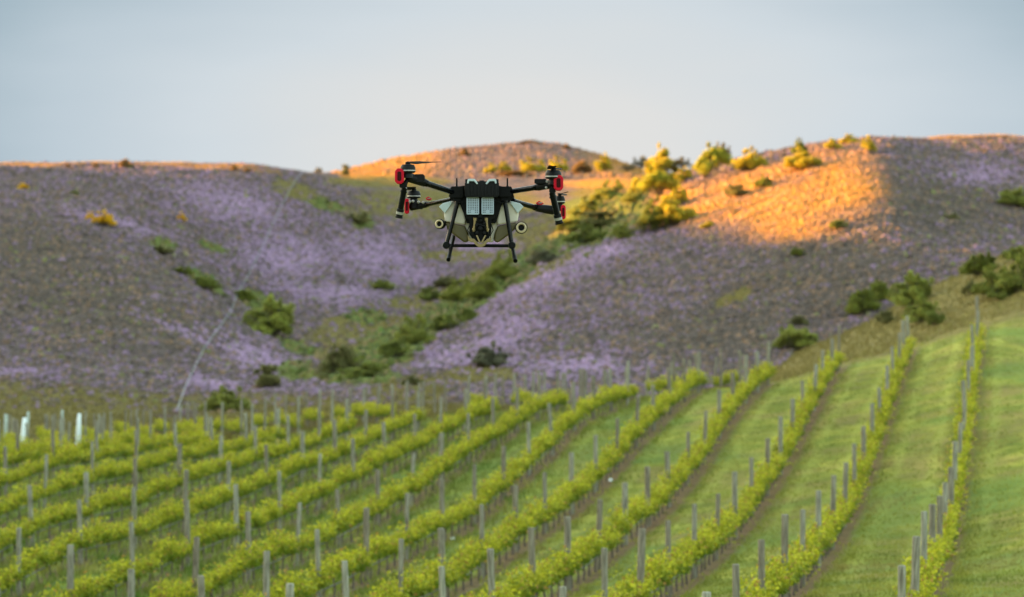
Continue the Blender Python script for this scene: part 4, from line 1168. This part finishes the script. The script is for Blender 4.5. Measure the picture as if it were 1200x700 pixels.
# arms --------------------------------------------------------------
def arm(p0, p1, p2, r0, r1, disc, dr_, dh, red, redsize, marker, tubep, blade_angles, blade_len):
    """p0 root, p1 joint start, p2 pod; all (px,py,depth)"""
    b = BM(); tube(b, P(*p0), P(*p1), r0*SC, r1*SC, 20)
    for t in (.02, .93): 
        c0 = P(*p0).lerp(P(*p1), t); c1 = P(*p0).lerp(P(*p1), t + .055); tube(b, c0, c1, r0*SC*1.25, r0*SC*1.25, 20)
    ar = mk("arm", b, K_CARBON)
    b = BM(); tube(b, P(*p1), P(*p2), r1*SC*1.35, r1*SC*1.7, 12)
    m_ = P(*p1).lerp(P(*p2), .45); lathe(b, m_ + Vector((0, 0, -.03)), Vector((0, 0, 1)), [(0, 0), (.028, 0), (.03, .01), (.03, .05), (.022, .058), (0, .058)], 16)
    mk("folding_joint", b, K_DARK, ar)
    # motor can
    c = P(*disc); R_ = dr_*SC; H = dh*SC
    b = BM(); lathe(b, c, Vector((0, 0, 1)), [(0, -H/2), (R_*.86, -H/2), (R_, -H*.36), (R_, H*.12), (R_*.93, H*.3), (R_*.80, H*.5), (R_*.3, H*.55), (0, H*.55)], 32)
    tube(b, c + Vector((0, 0, -H*.5)), Vector((c.x, c.y, P(*p2).z - .01)), R_*.55, R_*.7, 20)
    mo = mk("motor", b, K_DARK)
    b = BM(); lathe(b, c, Vector((0, 0, 1)), [(R_*1.005, -H*.30), (R_*1.02, -H*.26), (R_*1.02, -H*.20), (R_*1.005, -H*.16)], 32); mk("motor_ring", b, K_METAL, mo)
    # propeller at rest
    b = BM(); top = c + Vector((0, 0, H*.55))
    lathe(b, top, Vector((0, 0, 1)), [(0, 0), (R_*.35, 0), (R_*.35, .018), (R_*.2, .024), (0, .024)], 14)
    hub = mk("propeller_hub", b, K_BLACK)
    for ang in blade_angles:
        b = BM(); d = Vector((math.cos(ang), math.sin(ang), .03)).normalized(); w = Vector((-d.y, d.x, 0)); n = 9; L_ = blade_len
        rows_ = []
        for q in range(n):
            t = q / (n - 1); cw = (.016 + .030 * math.sin(math.pi * min(1, t * 1.15 + .08)) * (1 - .35*t)); tw = .30 * (1 - t) + .06
            o_ = top + Vector((0, 0, .014)) + d * (.02 + L_ * t)
            a1 = o_ - w * cw + Vector((0, 0, -cw * tw)); a2 = o_ + w * cw + Vector((0, 0, cw * tw))
            rows_.append([b.verts.new(a1 - Vector((0, 0, .0012))), b.verts.new(a2 - Vector((0, 0, .0012))), b.verts.new(a2 + Vector((0, 0, .0012))), b.verts.new((a1 + a2) / 2 + Vector((0, 0, .004))), b.verts.new(a1 + Vector((0, 0, .0012)))])
        for A, B in zip(rows_[:-1], rows_[1:]):
            for j in range(5): b.faces.new((A[j], A[(j+1) % 5], B[(j+1) % 5], B[j]))
        b.faces.new(rows_[0]); b.faces.new(rows_[-1][::-1])
        mk("blade", b, K_BLADE, hub)
    # red cap on the outer end of the arm
    x, y, dd = red; w_, h_, dep = redsize
    b = BM(); rect(b, x - w_/2, y - h_/2, x + w_/2, y + h_/2, dd, dd + dep, ch=min(w_, h_)*.28)
    rc = mk("red_cap", b, K_RED, mo, bevel=.006)
    b = BM(); rect(b, x - w_*.22, y - h_*.30, x + w_*.22, y + h_*.30, dd - .005, dd + .01, ch=w_*.1)
    mk("lens", b, K_LENS, rc, bevel=.002)
    if marker:
        x, y, dd, w_, h_ = marker
        b = BM(); prism(b, [(x - w_/2, y), (x - w_*.1, y - h_/2), (x + w_/2, y + h_*.1), (x + w_*.2, y + h_/2), (x - w_*.3, y + h_*.4)], dd, dd + .05, .9)
        mk("marker_light", b, K_RED, ar, bevel=.003)
        b = BM(); prism(b, [(x - w_*.3, y), (x + w_*.1, y - h_*.2), (x + w_*.3, y + h_*.1), (x, y + h_*.15)], dd - .004, dd + .01)
        mk("clear_lens", b, K_CLEAR, ar)
    if tubep:
        (a_, c_2, rr) = tubep
        b = BM(); A, Bq = P(*a_), P(*c_2); tube(b, A, A.lerp(Bq, .72), rr*SC, rr*SC, 18)
        tube(b, A.lerp(Bq, .1), A.lerp(Bq, .16), rr*SC*1.18, rr*SC*1.18, 18)
        sp = mk("spray_nozzle", b, K_CARBON)
        b = BM(); tube(b, A.lerp(Bq, .70), A.lerp(Bq, .96), rr*SC*1.28, rr*SC*1.15, 18); tube(b, A.lerp(Bq, .96), Bq, rr*SC*1.42, rr*SC*1.3, 18)
        mk("nozzle_tip", b, K_DARK, sp)
        b = BM(); tube(b, A.lerp(Bq, .80), A.lerp(Bq, .88), rr*SC*1.34, rr*SC*1.30, 18); mk("nozzle_glint_ring", b, K_METAL, sp)  # bright ring added to stand for the glint at the nozzle tip
        b = BM(); tube(b, P(*p2), A + Vector((0, 0, .012)), .016, .02, 12); rect(b, a_[0]-4, a_[1]-4, a_[0]+3.5, a_[1]+2, -.16 + a_[2] + .13, -.1 + a_[2] + .13, ch=1)
        mk("bracket", b, K_BLACK, sp)
# near left, near right, far left, far right
arm((534,226.5,-.06), (498,214.5,-.28), (478,207.5,-.36), 3.3, 3.5, (478,198.0,-.40), 8.7, 9.5, (470,208.8,-.46), (10.5,18,.09), None, ((474,220,-.40), (467.5,255.5,-.36), 3.3), (.30, 1.15), .28)
arm((596,225,-.06), (630,219.5,-.28), (650,215,-.36), 3.0, 3.2, (648.5,204.8,-.40), 9.3, 10, (653.7,216.5,-.46), (11,18,.09), None, ((647,226,-.40), (655.5,262.5,-.36), 3.6), (1.35, 4.6), .30)
arm((530,233.5,.10), (500,240,.36), (482,243,.45), 2.4, 2.6, (485,228.2,.42), 8.0, 8.5, (475.3,240.6,.34), (5.4,18,.09), (501.5,231.5,.30,8,5), None, (1.7, 4.5), .30)
arm((600,235.5,.10), (628,243.5,.36), (648,246.5,.45), 3.0, 3.3, (656,234.5,.42), 6.2, 9, (660.8,247.5,.34), (5.6,17,.09), (633,236.8,.30,10,5), None, (1.4, 4.9), .30)
# small fittings on the arms near the pods
b = BM()
for (x, y, d_) in ((480.5,236.5,.33),(484,236,.33),(490.5,237,.33),(496,237.5,.31)): lathe(b, P(x, y, d_), Vector((0, -1, 0)), [(.012, 0), (.013, .01), (.008, .018), (0, .018)], 12)
for (x, y, d_) in ((628,214,-.33),(634,212,-.34),(641,213,-.36),(640,220,-.36)): lathe(b, P(x, y, d_), Vector((0, -1, 0)), [(.012, 0), (.012, .012), (.008, .018), (0, .018)], 12)
mk("arm_bolts", b, K_METAL)
b = BM(); rect(b, 626, 211.5, 640, 217, -.36, -.30, ch=1); mk("arm_clamp", b, K_DARK, bevel=.003)
b = BM(); rect(b, 486, 206, 499, 215.5, -.36, -.28, ch=2); mk("arm_clamp", b, K_DARK, bevel=.003)
# antennas
for x in (535.3, 594.6):
    b = BM(); tube(b, P(x, 221, 0), P(x, 209, 0), 1.1*SC, .9*SC, 10); tube(b, P(x, 221, 0), P(x, 218, 0), 1.9*SC, 1.5*SC, 10)
    mk("antenna", b, K_BLACK)
# landing gear
def leg(p0, p1, r_, ext):
    b = BM(); tube(b, P(*p0), P(*p1), r_*SC, r_*SC*.95, 16)
    tube(b, P(*p0), P(*p0).lerp(P(*p1), .06), r_*SC*1.5, r_*SC*1.4, 16)
    lg = mk("landing_leg", b, K_CARBON)
    b = BM(); lathe(b, P(*p1), Vector((0, -1, 0)), [(0, .035), (r_*SC*1.5, .032), (r_*SC*1.75, .0), (r_*SC*1.5, -.035), (0, -.04)], 20); mk("leg_joint", b, K_BLACK, lg)
    b = BM(); tube(b, P(*ext[0]), P(*ext[1]), 2.2*SC, 2.2*SC, 14); tube(b, P(*ext[1]).lerp(P(*ext[0]), .16), P(*ext[1]), 2.7*SC, 2.5*SC, 14)
    mk("skid", b, K_BLACK, lg)
leg((536.5,236,-.07), (523,287.5,-.10), 2.6, ((531.5,278,.26), (525.5,304.5,-.40)))
leg((591.5,235,-.07), (600,287.5,-.10), 2.6, ((597.5,276,.26), (604,306,-.40)))
b = BM(); tube(b, P(524, 288, -.02), P(599, 288.3, -.02), 1.9*SC, 1.9*SC, 12); mk("cross_bar", b, K_BLACK)
# cables
b = BM()
def cable(pl_, r_=.004):
    for a_, c_2 in zip(pl_[:-1], pl_[1:]): tube(b, P(*a_), P(*c_2), r_, k=6)
cable([(530,232,-.12),(537,238,-.12),(545,236,-.13),(549,233,-.14)]); cable([(598,231,-.12),(590,238,-.12),(582,236,-.13),(577,233,-.14)])
cable([(499,214,-.33),(515,222,-.16),(529,226,-.1)], .003); cable([(629,217,-.33),(612,225,-.16),(600,227,-.1)], .003)
cable([(551,262,-.14),(548,270,-.14),(552,277,-.15)]); cable([(575,262,-.14),(578,270,-.14),(574,277,-.15)])
mk("cables", b, K_BLACK)
